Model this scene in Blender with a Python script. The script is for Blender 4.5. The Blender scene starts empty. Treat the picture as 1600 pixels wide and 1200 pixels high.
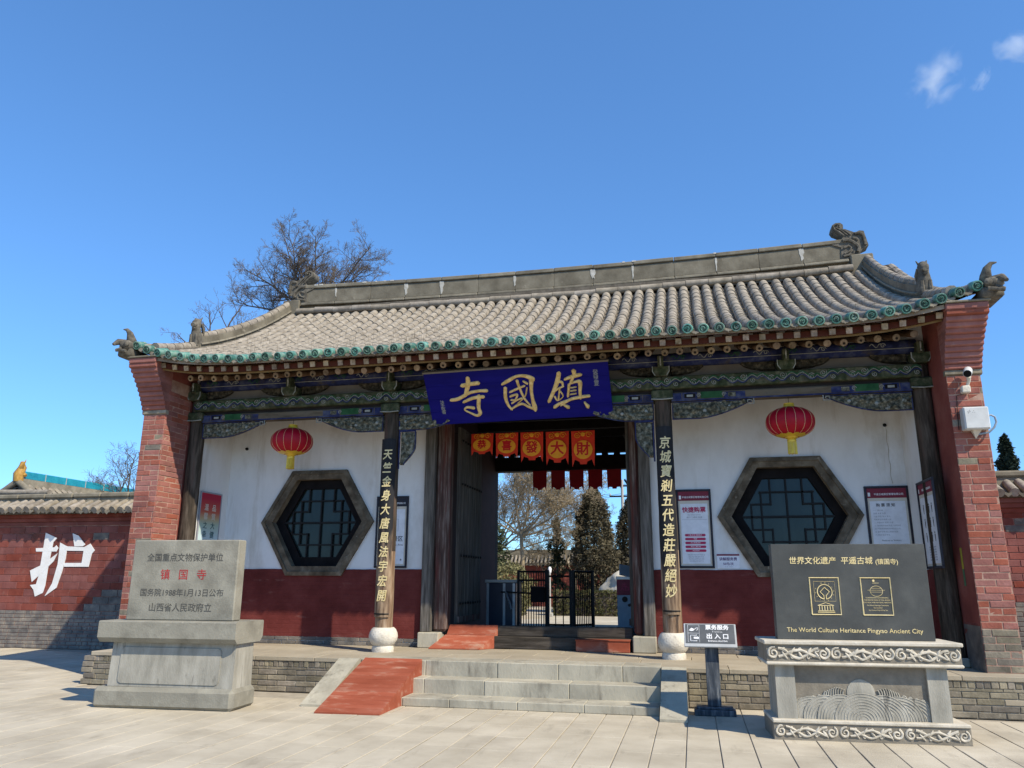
import bpy, bmesh, math, random
from mathutils import Vector, Matrix, noise
from mathutils.geometry import tessellate_polygon
R = random.Random(11)
rad = math.radians
S = bpy.context.scene
COL = S.collection

# ------------------------------------------------------------------ camera, sky, sun, exposure
cam_data = bpy.data.cameras.new('camera'); cam = bpy.data.objects.new('camera', cam_data); COL.objects.link(cam)
cam_data.sensor_width = 36.0; cam_data.lens = 27.03; cam_data.clip_start = 0.1; cam_data.clip_end = 5000
YAW, PIT, ROL = 0.22553, 0.24984, 0.00418
_f = Vector((-math.sin(YAW) * math.cos(PIT), math.cos(YAW) * math.cos(PIT), math.sin(PIT)))
_r = Vector((math.cos(YAW), math.sin(YAW), 0)); _u = _r.cross(_f)
_r2 = _r * math.cos(ROL) + _u * math.sin(ROL); _u2 = _u * math.cos(ROL) - _r * math.sin(ROL)
_m = Matrix.Identity(4)
for i in range(3):
    _m[i][0] = _r2[i]; _m[i][1] = _u2[i]; _m[i][2] = -_f[i]
_m.translation = Vector((2.605, -12.139, 1.6))
cam.matrix_world = _m
S.camera = cam
SUNV = Vector((0.90, -0.54, 1.0)).normalized()          # towards the sun
world = bpy.data.worlds.new('World'); S.world = world; world.use_nodes = True
wn = world.node_tree.nodes; wl = world.node_tree.links
for n in list(wn): wn.remove(n)
sky = wn.new('ShaderNodeTexSky'); sky.sky_type = 'NISHITA'; sky.sun_disc = False
sky.sun_elevation = math.asin(SUNV.z); sky.sun_rotation = math.atan2(SUNV.x, SUNV.y)
sky.altitude = 700; sky.air_density = 1.0; sky.dust_density = 0.0; sky.ozone_density = 6.0
bg = wn.new('ShaderNodeBackground'); bg.inputs[1].default_value = 0.15
wo = wn.new('ShaderNodeOutputWorld'); tint = wn.new('ShaderNodeMix'); tint.data_type = 'RGBA'; tint.blend_type = 'MULTIPLY'; tint.inputs[0].default_value = 1.0; tint.inputs[7].default_value = (.76, 1.18, 1.56, 1)
gm = wn.new('ShaderNodeGamma'); gm.inputs[1].default_value = 0.78; wl.new(sky.outputs[0], gm.inputs[0]); wl.new(gm.outputs[0], tint.inputs[6]); wl.new(tint.outputs[2], bg.inputs[0]); wl.new(bg.outputs[0], wo.inputs[0])
sd = bpy.data.lights.new('sun', 'SUN'); sd.energy = 4.4; sd.angle = rad(0.53); sd.color = (1.0, 0.91, 0.74)
sun = bpy.data.objects.new('sun', sd); COL.objects.link(sun); sun.location = (10, -10, 20)
sun.rotation_euler = SUNV.to_track_quat('Z', 'Y').to_euler()
S.view_settings.view_transform = 'Standard'; S.view_settings.look = 'None'
S.view_settings.exposure = 0.45; S.view_settings.gamma = 1.0; S.view_settings.use_curve_mapping = False
S.render.engine = 'CYCLES'; S.cycles.max_bounces = 6; S.cycles.diffuse_bounces = 4; S.cycles.use_denoising = True; S.cycles.volume_bounces = 3

# ------------------------------------------------------------------ mesh helpers
class B:
    def __init__(s): s.v = []; s.f = []; s.mi = []
    def add(s, vs, fs, m=0):
        o = len(s.v); s.v += [tuple(v) for v in vs]; s.f += [tuple(i + o for i in f) for f in fs]; s.mi += [m] * len(fs); return s
    def box(s, x0, x1, y0, y1, z0, z1, m=0):
        return s.add([(x, y, z) for x in (x0, x1) for y in (y0, y1) for z in (z0, z1)],
                     [(0, 1, 3, 2), (4, 6, 7, 5), (0, 4, 5, 1), (2, 3, 7, 6), (0, 2, 6, 4), (1, 5, 7, 3)], m)
    def cham(s, x0, x1, y0, y1, z0, z1, c=.01, m=0, jit=0):
        lo = (x0, y0, z0); hi = (x1, y1, z1); vs = []
        for i in (0, 1):
            for j in (0, 1):
                for k in (0, 1):
                    q = (i, j, k); dj = R.uniform(-jit, jit) if jit else 0
                    for a in range(3):
                        p = []
                        for b in range(3):
                            e = hi[b] if q[b] else lo[b]
                            if b != a: e += (-c if q[b] else c)
                            p.append(e + dj)
                        vs.append(p)
        idx = lambda q, a: (q[0] * 4 + q[1] * 2 + q[2]) * 3 + a
        fs = []
        for a in range(3):
            b, c2 = (a + 1) % 3, (a + 2) % 3
            for sg in (0, 1):
                qs = []
                for (p, r) in ((0, 0), (1, 0), (1, 1), (0, 1)):
                    q = [0, 0, 0]; q[a] = sg; q[b] = p; q[c2] = r; qs.append(idx(q, a))
                fs.append(tuple(qs if sg else qs[::-1]))
            for p in (0, 1):
                for r in (0, 1):
                    q0 = [0, 0, 0]; q0[b] = p; q0[c2] = r; q1 = list(q0); q1[a] = 1
                    fs.append((idx(q0, b), idx(q1, b), idx(q1, c2), idx(q0, c2)))
        for i in (0, 1):
            for j in (0, 1):
                for k in (0, 1): fs.append(tuple(idx((i, j, k), a) for a in range(3)))
        return s.add(vs, fs, m)
    def tube(s, pts, rr, n=6, m=0, cap=True, closed=False):
        pts = [Vector(p) for p in pts]; k = len(pts)
        if not isinstance(rr, (list, tuple)): rr = [rr] * k
        t0 = (pts[1] - pts[0]).normalized()
        a = t0.orthogonal().normalized(); vs = []; fs = []
        for i in range(k):
            t = (pts[min(i + 1, k - 1)] - pts[max(i - 1, 0)])
            if t.length < 1e-9: t = t0
            t.normalize(); a = (a - t * a.dot(t))
            if a.length < 1e-6: a = t.orthogonal()
            a.normalize(); b2 = t.cross(a)
            for j in range(n):
                th = 2 * math.pi * j / n
                vs.append(pts[i] + (a * math.cos(th) + b2 * math.sin(th)) * rr[i])
        for i in range(k - 1):
            for j in range(n):
                j2 = (j + 1) % n; fs.append((i * n + j, i * n + j2, (i + 1) * n + j2, (i + 1) * n + j))
        if cap: fs.append(tuple(range(n - 1, -1, -1))); fs.append(tuple((k - 1) * n + j for j in range(n)))
        return s.add(vs, fs, m)
    def lathe(s, prof, n=16, c=(0, 0, 0), ax='Z', m=0, caps=(1, 1)):
        vs = []; fs = []
        for r, z in prof:
            for j in range(n):
                th = 2 * math.pi * j / n; x, y = r * math.cos(th), r * math.sin(th)
                p = (x, y, z) if ax == 'Z' else ((x, z, y) if ax == 'Y' else (z, x, y))
                vs.append((p[0] + c[0], p[1] + c[1], p[2] + c[2]))
        k = len(prof)
        for i in range(k - 1):
            for j in range(n):
                j2 = (j + 1) % n; fs.append((i * n + j, i * n + j2, (i + 1) * n + j2, (i + 1) * n + j))
        if caps[0]: fs.append(tuple(range(n - 1, -1, -1)))
        if caps[1]: fs.append(tuple((k - 1) * n + j for j in range(n)))
        return s.add(vs, fs, m)
    def prism(s, poly, M, d, m=0, back=0.0):
        """poly of (u,v), M a 4x4 frame, extruded along the frame's third axis from back to d"""
        k = len(poly); vs = [M @ Vector((u, v, d)) for u, v in poly] + [M @ Vector((u, v, back)) for u, v in poly]
        if k > 7:
            tri = tessellate_polygon([[Vector((u, v, 0)) for u, v in poly]])
            fs = [tuple(t) for t in tri] + [tuple(k + i for i in t[::-1]) for t in tri]
        else: fs = [tuple(range(k)), tuple(range(2 * k - 1, k - 1, -1))]
        for i in range(k): fs.append((i, k + i, k + (i + 1) % k, (i + 1) % k))
        return s.add(vs, fs, m)
    def grid(s, fn, nu, nv, m=0):
        vs = [fn(i / nu, j / nv) for i in range(nu + 1) for j in range(nv + 1)]
        fs = [(i * (nv + 1) + j, (i + 1) * (nv + 1) + j, (i + 1) * (nv + 1) + j + 1, i * (nv + 1) + j + 1) for i in range(nu) for j in range(nv)]
        return s.add(vs, fs, m)
    def mesh(s, name, mats, smooth=False, fix=True):
        me = bpy.data.meshes.new(name); me.from_pydata(s.v, [], s.f)
        for mt in (mats if isinstance(mats, (list, tuple)) else [mats]): me.materials.append(mt)
        if len(set(s.mi)) > 1: me.polygons.foreach_set('material_index', s.mi)
        if fix:
            bm = bmesh.new(); bm.from_mesh(me); bmesh.ops.recalc_face_normals(bm, faces=bm.faces); bm.to_mesh(me); bm.free()
        if smooth is True: me.polygons.foreach_set('use_smooth', [True] * len(me.polygons))
        elif smooth: me.set_sharp_from_angle(angle=rad(smooth)); me.polygons.foreach_set('use_smooth', [True] * len(me.polygons))
        me.update(); return me
    def build(s, name, mats, parent=None, smooth=False, fix=True):
        return put(name, s.mesh(name, mats, smooth, fix), parent)

def put(name, me, parent=None, M=None):
    o = bpy.data.objects.new(name, me); COL.objects.link(o)
    if parent is not None: o.parent = parent
    if M is not None: o.matrix_basis = M
    return o
def wm(o):
    m = o.matrix_basis.copy(); p = o.parent
    while p is not None: m = p.matrix_basis @ m; p = p.parent
    return m
def tag(o, label=None, cat=None, group=None, kind=None):
    if label: o['label'] = label
    if cat: o['category'] = cat
    if group: o['group'] = group
    if kind: o['kind'] = kind
    return o
def thing(name, loc, label, cat, group=None, rz=0.0):
    o = bpy.data.objects.new(name, None); COL.objects.link(o); o.empty_display_size = .3
    o.matrix_basis = Matrix.Translation(loc) @ Matrix.Rotation(rz, 4, 'Z')
    return tag(o, label, cat, group)
def fr(o, u, v):
    u = Vector(u).normalized(); v = Vector(v).normalized(); w = u.cross(v)
    m = Matrix.Identity(4)
    for i in range(3): m[i][0] = u[i]; m[i][1] = v[i]; m[i][2] = w[i]
    m.translation = Vector(o); return m
FRONT = lambda x, y, z: fr((x, y, z), (1, 0, 0), (0, 0, 1))

# ------------------------------------------------------------------ lettering, made in one batch at the end
TEXTS = []
def text(body, size, M, mat, parent, ext=.0015, off=0.0, align='CENTER', sx=1.0, lead=1.0, shear=0.0, name='lettering', chs=1.0):
    """M is in the parent's own space"""
    TEXTS.append((body, size, M, mat, parent, ext, off, align, sx, lead, shear, name, chs))
def flush_text():
    tmp = []
    for t in TEXTS:
        c = bpy.data.curves.new('t', 'FONT'); c.body = t[0]; c.size = t[1]; c.extrude = t[5]
        c.align_x = t[7]; c.align_y = 'CENTER'; c.resolution_u = 2; c.space_line = t[9]; c.shear = t[10]; c.space_character = t[12]
        o = bpy.data.objects.new('t', c); COL.objects.link(o); tmp.append(o)
    bpy.context.view_layer.update()
    dg = bpy.context.evaluated_depsgraph_get()
    for o, t in zip(tmp, TEXTS):
        me = bpy.data.meshes.new_from_object(o.evaluated_get(dg)); me.name = t[11]
        me.materials.clear(); me.materials.append(t[3])
        sc = Matrix.Identity(4); sc[0][0] = t[8]
        me.transform(sc)
        if t[6]:
            bm = bmesh.new(); bm.from_mesh(me)
            for q, (ax, ay) in enumerate(((1, 0), (-1, 0), (0, 1), (0, -1))):
                m2 = me.copy(); m2.transform(Matrix.Translation((ax * t[6], ay * t[6], .0004 * (q + 1)))); bm.from_mesh(m2); bpy.data.meshes.remove(m2)
            bm.to_mesh(me); bm.free()
        put(t[11], me, t[4], t[2])
    for o in tmp:
        c = o.data; bpy.data.objects.remove(o); bpy.data.curves.remove(c)

# ------------------------------------------------------------------ materials
def lin(c):
    return tuple(((x / 255) / 12.92 if x / 255 <= .04045 else ((x / 255 + .055) / 1.055) ** 2.4) for x in c)
MATS = {}
def mat(name, cols, scale=3.0, rough=.85, bump=.25, bscale=40.0, stretch=(1, 1, 1), rand=0.0, spec=.3, metal=0.0,
        pos=None, emit=None, huerand=0.0, detail=6.0, bdist=.01, brick=None, dist=0.0, weather=None, streak=None):
    """cols: list of linear colours spread over a noise; weather=(colour, scale, lo, hi): a second stain layer"""
    m = bpy.data.materials.new(name); m.use_nodes = True; nt = m.node_tree; N = nt.nodes; L = nt.links
    p = N['Principled BSDF']; p.inputs['Roughness'].default_value = rough; p.inputs['Metallic'].default_value = metal
    p.inputs['Specular IOR Level'].default_value = spec
    g = N.new('ShaderNodeNewGeometry'); mp = N.new('ShaderNodeMapping'); mp.inputs['Scale'].default_value = stretch
    L.new(g.outputs['Position'], mp.inputs['Vector']); vec = mp.outputs[0]
    nz = N.new('ShaderNodeTexNoise'); nz.inputs['Scale'].default_value = scale; nz.inputs['Detail'].default_value = detail
    nz.inputs['Roughness'].default_value = .6; nz.inputs['Distortion'].default_value = dist
    L.new(vec, nz.inputs['Vector'])
    rp = N.new('ShaderNodeValToRGB'); L.new(nz.outputs['Fac'], rp.inputs[0])
    el = rp.color_ramp.elements; k = len(cols)
    pos = pos or [.32 + .36 * i / max(1, k - 1) for i in range(k)]
    while len(el) < k: el.new(.5)
    for e, q, c in zip(el, pos, cols): e.position = q; e.color = (*c, 1)
    out = rp.outputs[0]
    if weather:
        n3 = N.new('ShaderNodeTexNoise'); n3.inputs['Scale'].default_value = weather[1]; n3.inputs['Detail'].default_value = 8
        n3.inputs['Roughness'].default_value = .65; L.new(vec, n3.inputs['Vector'])
        mr = N.new('ShaderNodeMapRange'); mr.inputs[1].default_value = weather[2]; mr.inputs[2].default_value = weather[3]
        L.new(n3.outputs['Fac'], mr.inputs[0])
        mx = N.new('ShaderNodeMix'); mx.data_type = 'RGBA'; L.new(mr.outputs[0], mx.inputs[0]); L.new(out, mx.inputs[6])
        mx.inputs[7].default_value = (*weather[0], 1); out = mx.outputs[2]
    if streak:      # (colour, stretch, lo, hi): thin drips or scuffs with a shape of their own
        m4 = N.new('ShaderNodeMapping'); m4.inputs['Scale'].default_value = streak[1]; L.new(g.outputs['Position'], m4.inputs['Vector'])
        n4 = N.new('ShaderNodeTexNoise'); n4.inputs['Scale'].default_value = 1; n4.inputs['Detail'].default_value = 9; n4.inputs['Roughness'].default_value = .7; L.new(m4.outputs[0], n4.inputs['Vector'])
        r4 = N.new('ShaderNodeMapRange'); r4.inputs[1].default_value = streak[2]; r4.inputs[2].default_value = streak[3]; L.new(n4.outputs['Fac'], r4.inputs[0])
        x4 = N.new('ShaderNodeMix'); x4.data_type = 'RGBA'; L.new(r4.outputs[0], x4.inputs[0]); L.new(out, x4.inputs[6]); x4.inputs[7].default_value = (*streak[0], 1); out = x4.outputs[2]
    if rand or huerand:
        oi = N.new('ShaderNodeObjectInfo'); hs = N.new('ShaderNodeHueSaturation')
        mr = N.new('ShaderNodeMapRange'); mr.inputs[3].default_value = 1 - rand; mr.inputs[4].default_value = 1 + rand
        L.new(oi.outputs['Random'], mr.inputs[0]); L.new(mr.outputs[0], hs.inputs['Value'])
        if huerand:
            ml = N.new('ShaderNodeMath'); ml.operation = 'MULTIPLY'; ml.inputs[1].default_value = 7.31; L.new(oi.outputs['Random'], ml.inputs[0])
            fc = N.new('ShaderNodeMath'); fc.operation = 'FRACT'; L.new(ml.outputs[0], fc.inputs[0])
            m2 = N.new('ShaderNodeMapRange'); m2.inputs[3].default_value = .5 - huerand; m2.inputs[4].default_value = .5 + huerand
            L.new(fc.outputs[0], m2.inputs[0]); L.new(m2.outputs[0], hs.inputs['Hue'])
            m3 = N.new('ShaderNodeMapRange'); m3.inputs[3].default_value = .82; m3.inputs[4].default_value = 1.08
            L.new(fc.outputs[0], m3.inputs[0]); L.new(m3.outputs[0], hs.inputs['Saturation'])
        L.new(out, hs.inputs['Color']); out = hs.outputs[0]
    L.new(out, p.inputs['Base Color'])
    if bump:
        n2 = N.new('ShaderNodeTexNoise'); n2.inputs['Scale'].default_value = bscale; n2.inputs['Detail'].default_value = 5
        L.new(vec, n2.inputs['Vector']); bp = N.new('ShaderNodeBump'); bp.inputs['Strength'].default_value = bump
        bp.inputs['Distance'].default_value = bdist; L.new(n2.outputs['Fac'], bp.inputs['Height'])
        if brick:
            bt = N.new('ShaderNodeTexBrick'); bt.inputs['Scale'].default_value = 1
            bt.inputs['Brick Width'].default_value = brick[0]; bt.inputs['Row Height'].default_value = brick[1]; bt.inputs['Mortar Size'].default_value = brick[2]
            cx = N.new('ShaderNodeSeparateXYZ'); cb = N.new('ShaderNodeCombineXYZ'); L.new(g.outputs['Position'], cx.inputs[0])
            L.new(cx.outputs[0], cb.inputs[0]); L.new(cx.outputs[2], cb.inputs[1]); L.new(cb.outputs[0], bt.inputs['Vector'])
            b2 = N.new('ShaderNodeBump'); b2.inputs['Strength'].default_value = .6; b2.inputs['Distance'].default_value = .006; b2.invert = True
            L.new(bt.outputs['Fac'], b2.inputs['Height']); L.new(bp.outputs[0], b2.inputs['Normal']); L.new(b2.outputs[0], p.inputs['Normal'])
        else: L.new(bp.outputs[0], p.inputs['Normal'])
    if emit: p.inputs['Emission Color'].default_value = (*emit[0], 1); p.inputs['Emission Strength'].default_value = emit[1]
    MATS[name] = m; return m
def flat(name, c, rough=.6, spec=.3, metal=0.0, **k): return mat(name, [tuple(x * .9 for x in c), tuple(min(1, x * 1.08) for x in c)], 8, rough, .08, 60, spec=spec, metal=metal, **k)

M_slab = mat('paving_stone', [(.40, .345, .255), (.475, .415, .312), (.535, .47, .36)], 1.1, .85, .3, 60, rand=.055, detail=10, weather=((.335, .285, .21), 1.0, .50, .80), streak=((.27, .23, .17), (4, 1.2, 4), .57, .80))
M_joint = mat('paving_joint', [(.30, .26, .20), (.42, .37, .29)], 5, .95)
M_dirt = mat('ground_dirt', [(.30, .26, .20), (.38, .33, .26)], .5, .95)
M_step = mat('step_stone', [(.27, .245, .19), (.37, .34, .265), (.44, .40, .31)], 2.2, .85, .4, 35, stretch=(1, 1, .5), rand=.08, weather=((.20, .18, .14), 3.5, .55, .75), streak=((.17, .15, .115), (7, 7, 1.2), .56, .74))
M_terr = mat('terrace_stone', [(.32, .27, .195), (.41, .355, .265)], 2, .9, .3, 30, rand=.07, weather=((.25, .21, .15), 4, .55, .78))
M_red = mat('brick_red', [(.22, .070, .050), (.28, .094, .068), (.335, .125, .094)], 3, .92, .55, 30, rand=.11, huerand=.003, spec=.15, weather=((.34, .20, .155), 9, .60, .86), streak=((.15, .068, .052), (1.6, 1.6, 2.4), .56, .78))
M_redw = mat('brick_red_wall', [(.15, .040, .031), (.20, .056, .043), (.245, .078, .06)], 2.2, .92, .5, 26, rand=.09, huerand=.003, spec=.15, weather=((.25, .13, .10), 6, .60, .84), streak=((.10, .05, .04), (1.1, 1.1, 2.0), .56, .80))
M_mort = mat('mortar', [(.27, .145, .105), (.44, .29, .22)], 8, .95, .4)
M_mortw = mat('mortar_wall', [(.20, .085, .065), (.34, .20, .16)], 5, .95, .4)
M_grey = mat('brick_grey', [(.13, .112, .082), (.205, .176, .13), (.29, .245, .178)], 4, .92, .6, 30, rand=.26, huerand=.01, weather=((.33, .29, .22), 11, .62, .8))
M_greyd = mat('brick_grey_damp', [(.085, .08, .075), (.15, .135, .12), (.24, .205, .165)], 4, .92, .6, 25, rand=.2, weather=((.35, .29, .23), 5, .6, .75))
M_mortg = mat('mortar_grey', [(.20, .18, .14), (.36, .33, .27)], 8, .95, .5)
M_tile = mat('roof_tile_grey', [(.175, .147, .112), (.26, .222, .172), (.335, .292, .232)], 7, .92, .45, 35, rand=.10, huerand=.004, weather=((.42, .375, .305), 12, .62, .76), streak=((.14, .117, .088), (2.2, 2.2, 2.2), .56, .76))
M_pan = mat('pan_tile', [(.09, .076, .058), (.16, .138, .108)], 6, .95, .5, 30)
M_ridge = mat('ridge_brick', [(.105, .09, .064), (.16, .14, .102), (.22, .195, .145)], 2.5, .9, .35, 30, rand=.08, weather=((.34, .30, .235), 4, .62, .76))
M_orn = mat('ridge_ornament', [(.06, .053, .042), (.115, .102, .08), (.19, .168, .132)], 10, .92, .6, 40)
M_glaze = mat('green_glaze', [(.035, .125, .09), (.07, .20, .15), (.19, .28, .225)], 11, .5, .3, 50, rand=.32, huerand=.025, spec=.35, weather=((.30, .31, .265), 14, .52, .70))
M_glazd = mat('green_glaze_dark', [(.012, .032, .025), (.035, .075, .058), (.10, .135, .11)], 18, .65, .4, 50, rand=.25, spec=.2)
M_drip = mat('drip_tile', [(.10, .088, .066), (.20, .175, .135)], 10, .9, .4, rand=.35)
M_woodb = mat('eave_wood', [(.085, .045, .024), (.15, .088, .05), (.25, .165, .105)], 4, .88, .4, 30, rand=.25, spec=.15)
M_eaveb = mat('eave_board_wood', [(.16, .115, .075), (.25, .19, .13), (.33, .265, .195)], 5, .88, .4, 30, stretch=(.5, 3, 3))
M_woode = mat('rafter_end', [(.20, .145, .095), (.36, .285, .205)], 16, .9, .4, rand=.38, huerand=.01, spec=.15, weather=((.10, .06, .035), 12, .55, .72))
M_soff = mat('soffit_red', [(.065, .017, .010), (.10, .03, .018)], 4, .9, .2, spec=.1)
M_strip = mat('eave_strip', [(.15, .08, .025), (.24, .135, .048)], 5, .8, .2, spec=.15)
M_col = mat('column_wood', [(.025, .020, .015), (.062, .048, .036), (.13, .105, .082)], 5, .9, .6, 22, stretch=(3, 3, .35), spec=.12, weather=((.07, .028, .02), 2.5, .55, .7))
M_coll = mat('column_wood_low_sunlit', [(.10, .06, .035), (.24, .155, .095), (.40, .30, .21)], 5, .85, .6, 22, stretch=(3, 3, .35), weather=((.06, .04, .03), 3.5, .55, .68))
M_post = mat('door_post_wood', [(.035, .022, .018), (.085, .05, .04), (.21, .17, .145)], 6, .85, .7, 24, stretch=(4, 4, .3), weather=((.10, .028, .022), 2.2, .5, .62))
M_postg = mat('door_frame_grey', [(.05, .045, .038), (.11, .098, .083), (.19, .17, .15)], 6, .85, .6, 24, stretch=(4, 4, .3))
M_leaf = mat('door_leaf_wood', [(.04, .036, .03), (.078, .07, .06), (.135, .122, .105)], 5, .85, .4, 24, stretch=(4, 4, .25), spec=.15)
M_pass = mat('red_plaster_shaded', [(.035, .012, .011), (.055, .02, .017)], 3, .85, .3)  # darker copy of the red plaster; the passage's shade is put into the colour
M_thr = mat('threshold_wood', [(.03, .025, .019), (.06, .05, .04), (.10, .085, .07)], 5, .85, .4, 24, stretch=(.4, 4, 4), spec=.15)
M_plast = mat('white_plaster', [(.58, .56, .525), (.715, .70, .67), (.785, .775, .755)], .8, .9, .35, 10, stretch=(1, 1, .5), detail=10, weather=((.44, .39, .315), 1.1, .54, .84), bdist=.01, streak=((.46, .415, .34), (2.4, 2.4, .32), .55, .80))
M_dado = mat('dado_red', [(.105, .022, .019), (.14, .031, .027), (.175, .044, .038)], 2.2, .88, .4, 25, spec=.12, brick=(.28, .075, .006), detail=10, streak=((.25, .13, .11), (1.4, 1.4, 6), .61, .80))
M_inner = mat('red_plaster', [(.17, .042, .033), (.23, .06, .046), (.27, .09, .07)], 1.8, .85, .35, 20, weather=((.12, .045, .04), 3, .58, .8))
M_frame = mat('window_stone_wood', [(.06, .047, .032), (.115, .092, .064), (.205, .17, .122)], 5, .9, .5, 26, spec=.15, weather=((.31, .265, .20), 8, .62, .74))
M_black = mat('black_paint', [(.006, .005, .005), (.012, .010, .010)], 6, .7, .15, spec=.1)
M_iron = mat('black_iron', [(.006, .006, .006), (.012, .012, .012)], 10, .55, .1, spec=.2)
M_ramp = mat('ramp_paint', [(.255, .062, .032), (.315, .083, .045), (.37, .12, .073)], 2, .85, .35, 20, rand=.13, stretch=(.7, 2, 2), spec=.15, weather=((.40, .235, .165), 4.0, .54, .74))
M_lime = mat('drum_limestone', [(.50, .45, .37), (.62, .57, .48), (.68, .64, .56)], 6, .85, .8, 30, weather=((.36, .32, .26), 12, .55, .72))
M_stele = mat('grey_granite', [(.19, .176, .14), (.25, .233, .186), (.31, .29, .232)], 4, .85, .4, 45, weather=((.15, .14, .115), 2, .55, .8), streak=((.33, .31, .255), (9, 9, 9), .58, .75))
M_stelb = mat('grey_granite_pale', [(.24, .225, .185), (.32, .30, .25), (.40, .378, .32)], 3, .85, .35, 45, stretch=(2, 2, .6), weather=((.13, .122, .10), 3.2, .60, .72), streak=((.085, .08, .068), (8, 8, .8), .60, .70))
M_slate = mat('black_slate', [(.045, .046, .042), (.06, .061, .056), (.085, .086, .078)], 2.2, .5, .12, 60, spec=.35)
M_lcarv = mat('carved_limestone', [(.43, .385, .305), (.52, .468, .375), (.585, .53, .435)], 7, .88, .4, 45, weather=((.33, .29, .225), 5, .58, .8))
M_lcarvd = mat('carved_ground_stone', [(.17, .148, .115), (.245, .215, .168)], 9, .9, .4, 45)
M_blue = mat('plaque_blue', [(.0035, .003, .105), (.0045, .004, .13), (.007, .006, .16)], 2.5, .7, .12, 30, stretch=(.5, 3, 3), spec=.12, weather=((.012, .012, .17), 6, .62, .8))
M_gold = mat('gold_paint', [(.50, .33, .10), (.66, .46, .17), (.78, .60, .28)], 14, .42, .2, spec=.5, metal=.15)
M_goldt = mat('gold_letter', [(.62, .48, .20), (.80, .66, .36)], 20, .45, .1, spec=.5)
M_goldl = mat('lantern_gold', [(.66, .42, .03), (.80, .56, .07)], 12, .35, .1, spec=.5, metal=.3)
M_lant = mat('lantern_red', [(.29, .0015, .012), (.38, .003, .016)], 10, .5, .15, 80, spec=.25)
M_whitepaint = mat('white_wall_paint', [(.70, .68, .65), (.80, .79, .77)], 4, .85, .35, 30, weather=((.56, .47, .43), 10, .62, .85))
M_paper = flat('paper_white', (.74, .75, .78)); M_maroon = flat('maroon_print', (.20, .025, .045)); M_pink = flat('pink_print', (.45, .035, .10))
M_navy = flat('dark_frame', (.018, .014, .022), .4); M_ink = flat('ink_black', (.03, .03, .03)); M_inkgrey = flat('ink_grey', (.30, .30, .33))
M_cream = flat('paper_cream', (.62, .56, .46)); M_inkst = flat('carved_ink', (.075, .07, .06)); M_redink = flat('red_ink', (.36, .03, .028)); M_white = flat('white_print', (.80, .80, .80))
M_box = flat('white_metal_box', (.55, .55, .53), .45); M_steel = mat('steel', [(.30, .31, .32), (.40, .41, .42)], 6, .38, .05, metal=.6)
M_pgrey = flat('machine_grey', (.24, .30, .36), .45); M_dblue = flat('machine_dark', (.012, .016, .032), .35, .5)
M_signg = mat('sign_grey_panel', [(.075, .08, .085), (.11, .115, .12)], 6, .45, .05); M_alu = flat('sign_edge', (.42, .43, .43), .4)
M_signw = mat('sign_post_wood', [(.025, .032, .042), (.06, .07, .085), (.17, .18, .19)], 5, .6, .4, stretch=(4, 4, .5), weather=((.32, .32, .31), 2.5, .60, .74))
M_cgreen = mat('painted_green', [(.020, .026, .013), (.048, .060, .031), (.13, .125, .08)], 9, .88, .4, 30, spec=.15, weather=((.10, .078, .052), 6, .52, .72))
M_cblue = mat('painted_blue', [(.012, .016, .045), (.024, .032, .10), (.08, .09, .14)], 6, .85, .3, 30, spec=.15, weather=((.07, .058, .048), 5, .54, .72))
M_cpale = mat('painted_outline', [(.20, .205, .18), (.36, .365, .33)], 14, .85, .3)
M_ctan = mat('painted_tan', [(.085, .066, .044), (.135, .108, .075), (.18, .15, .11)], 4, .88, .3, stretch=(.6, 3, 3), spec=.15, weather=((.06, .05, .05), 4, .55, .75))
M_carve = mat('carved_panel', [(.022, .023, .015), (.10, .095, .066), (.27, .255, .19)], 18, .88, .4, 60, spec=.15, weather=((.36, .33, .27), 10, .62, .74))
M_cdark = mat('carved_dark', [(.012, .011, .008), (.05, .042, .028), (.13, .105, .07)], 18, .88, .5, 60, spec=.15)
M_panelbr = mat('board_panel', [(.13, .108, .085), (.19, .165, .135)], 2, .9, .2)
M_bgreen = mat('beam_green', [(.014, .060, .024), (.04, .12, .05)], 6, .85, .2, spec=.15)
M_glass = mat('dark_window_glass', [(.006, .010, .010), (.022, .032, .03)], 1.6, .03, 0, spec=.30, stretch=(2, 2, .4))
M_curt = mat('curtain_teal', [(.07, .11, .105), (.12, .17, .16)], 2.0, .9, .3, 6, stretch=(6, 6, .3))
M_ban = mat('banner_orange', [(.60, .03, .012), (.72, .05, .015)], 8, .7, .1); M_bany = flat('banner_gold', (.80, .34, .02)); M_banr = flat('banner_red', (.55, .010, .012))
M_band = flat('banner_back', (.52, .010, .022))
M_bark = mat('bark', [(.06, .05, .042), (.12, .10, .085)], 8, .95, .5); M_twig = mat('twig', [(.10, .082, .066), (.17, .14, .115)], 3, .95, 0)
M_twigp = mat('twig_pale', [(.24, .185, .115), (.36, .285, .18)], 3, .95, 0)
M_cyp = mat('cypress_leaf', [(.045, .040, .022), (.095, .08, .046), (.165, .135, .082)], 5, .9, 0)
M_fir = mat('fir_leaf', [(.012, .022, .014), (.03, .048, .03)], 3, .9, 0)
M_pine = mat('pine_leaf', [(.020, .032, .016), (.05, .065, .03), (.10, .105, .055)], 3, .9, 0)
M_shrub = mat('shrub_leaf', [(.07, .075, .03), (.16, .15, .065), (.24, .21, .11)], 5, .9, 0)
M_hedge = mat('hedge_leaf', [(.022, .028, .010), (.06, .062, .022), (.14, .12, .05)], 8, .9, 0)
M_rock = mat('boulder_stone', [(.50, .43, .31), (.63, .57, .45), (.70, .66, .57)], 2.5, .9, .6, 8)
M_teal = mat('turquoise_glaze', [(.01, .20, .28), (.02, .30, .38)], 5, .4, .1, spec=.5)
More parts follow.
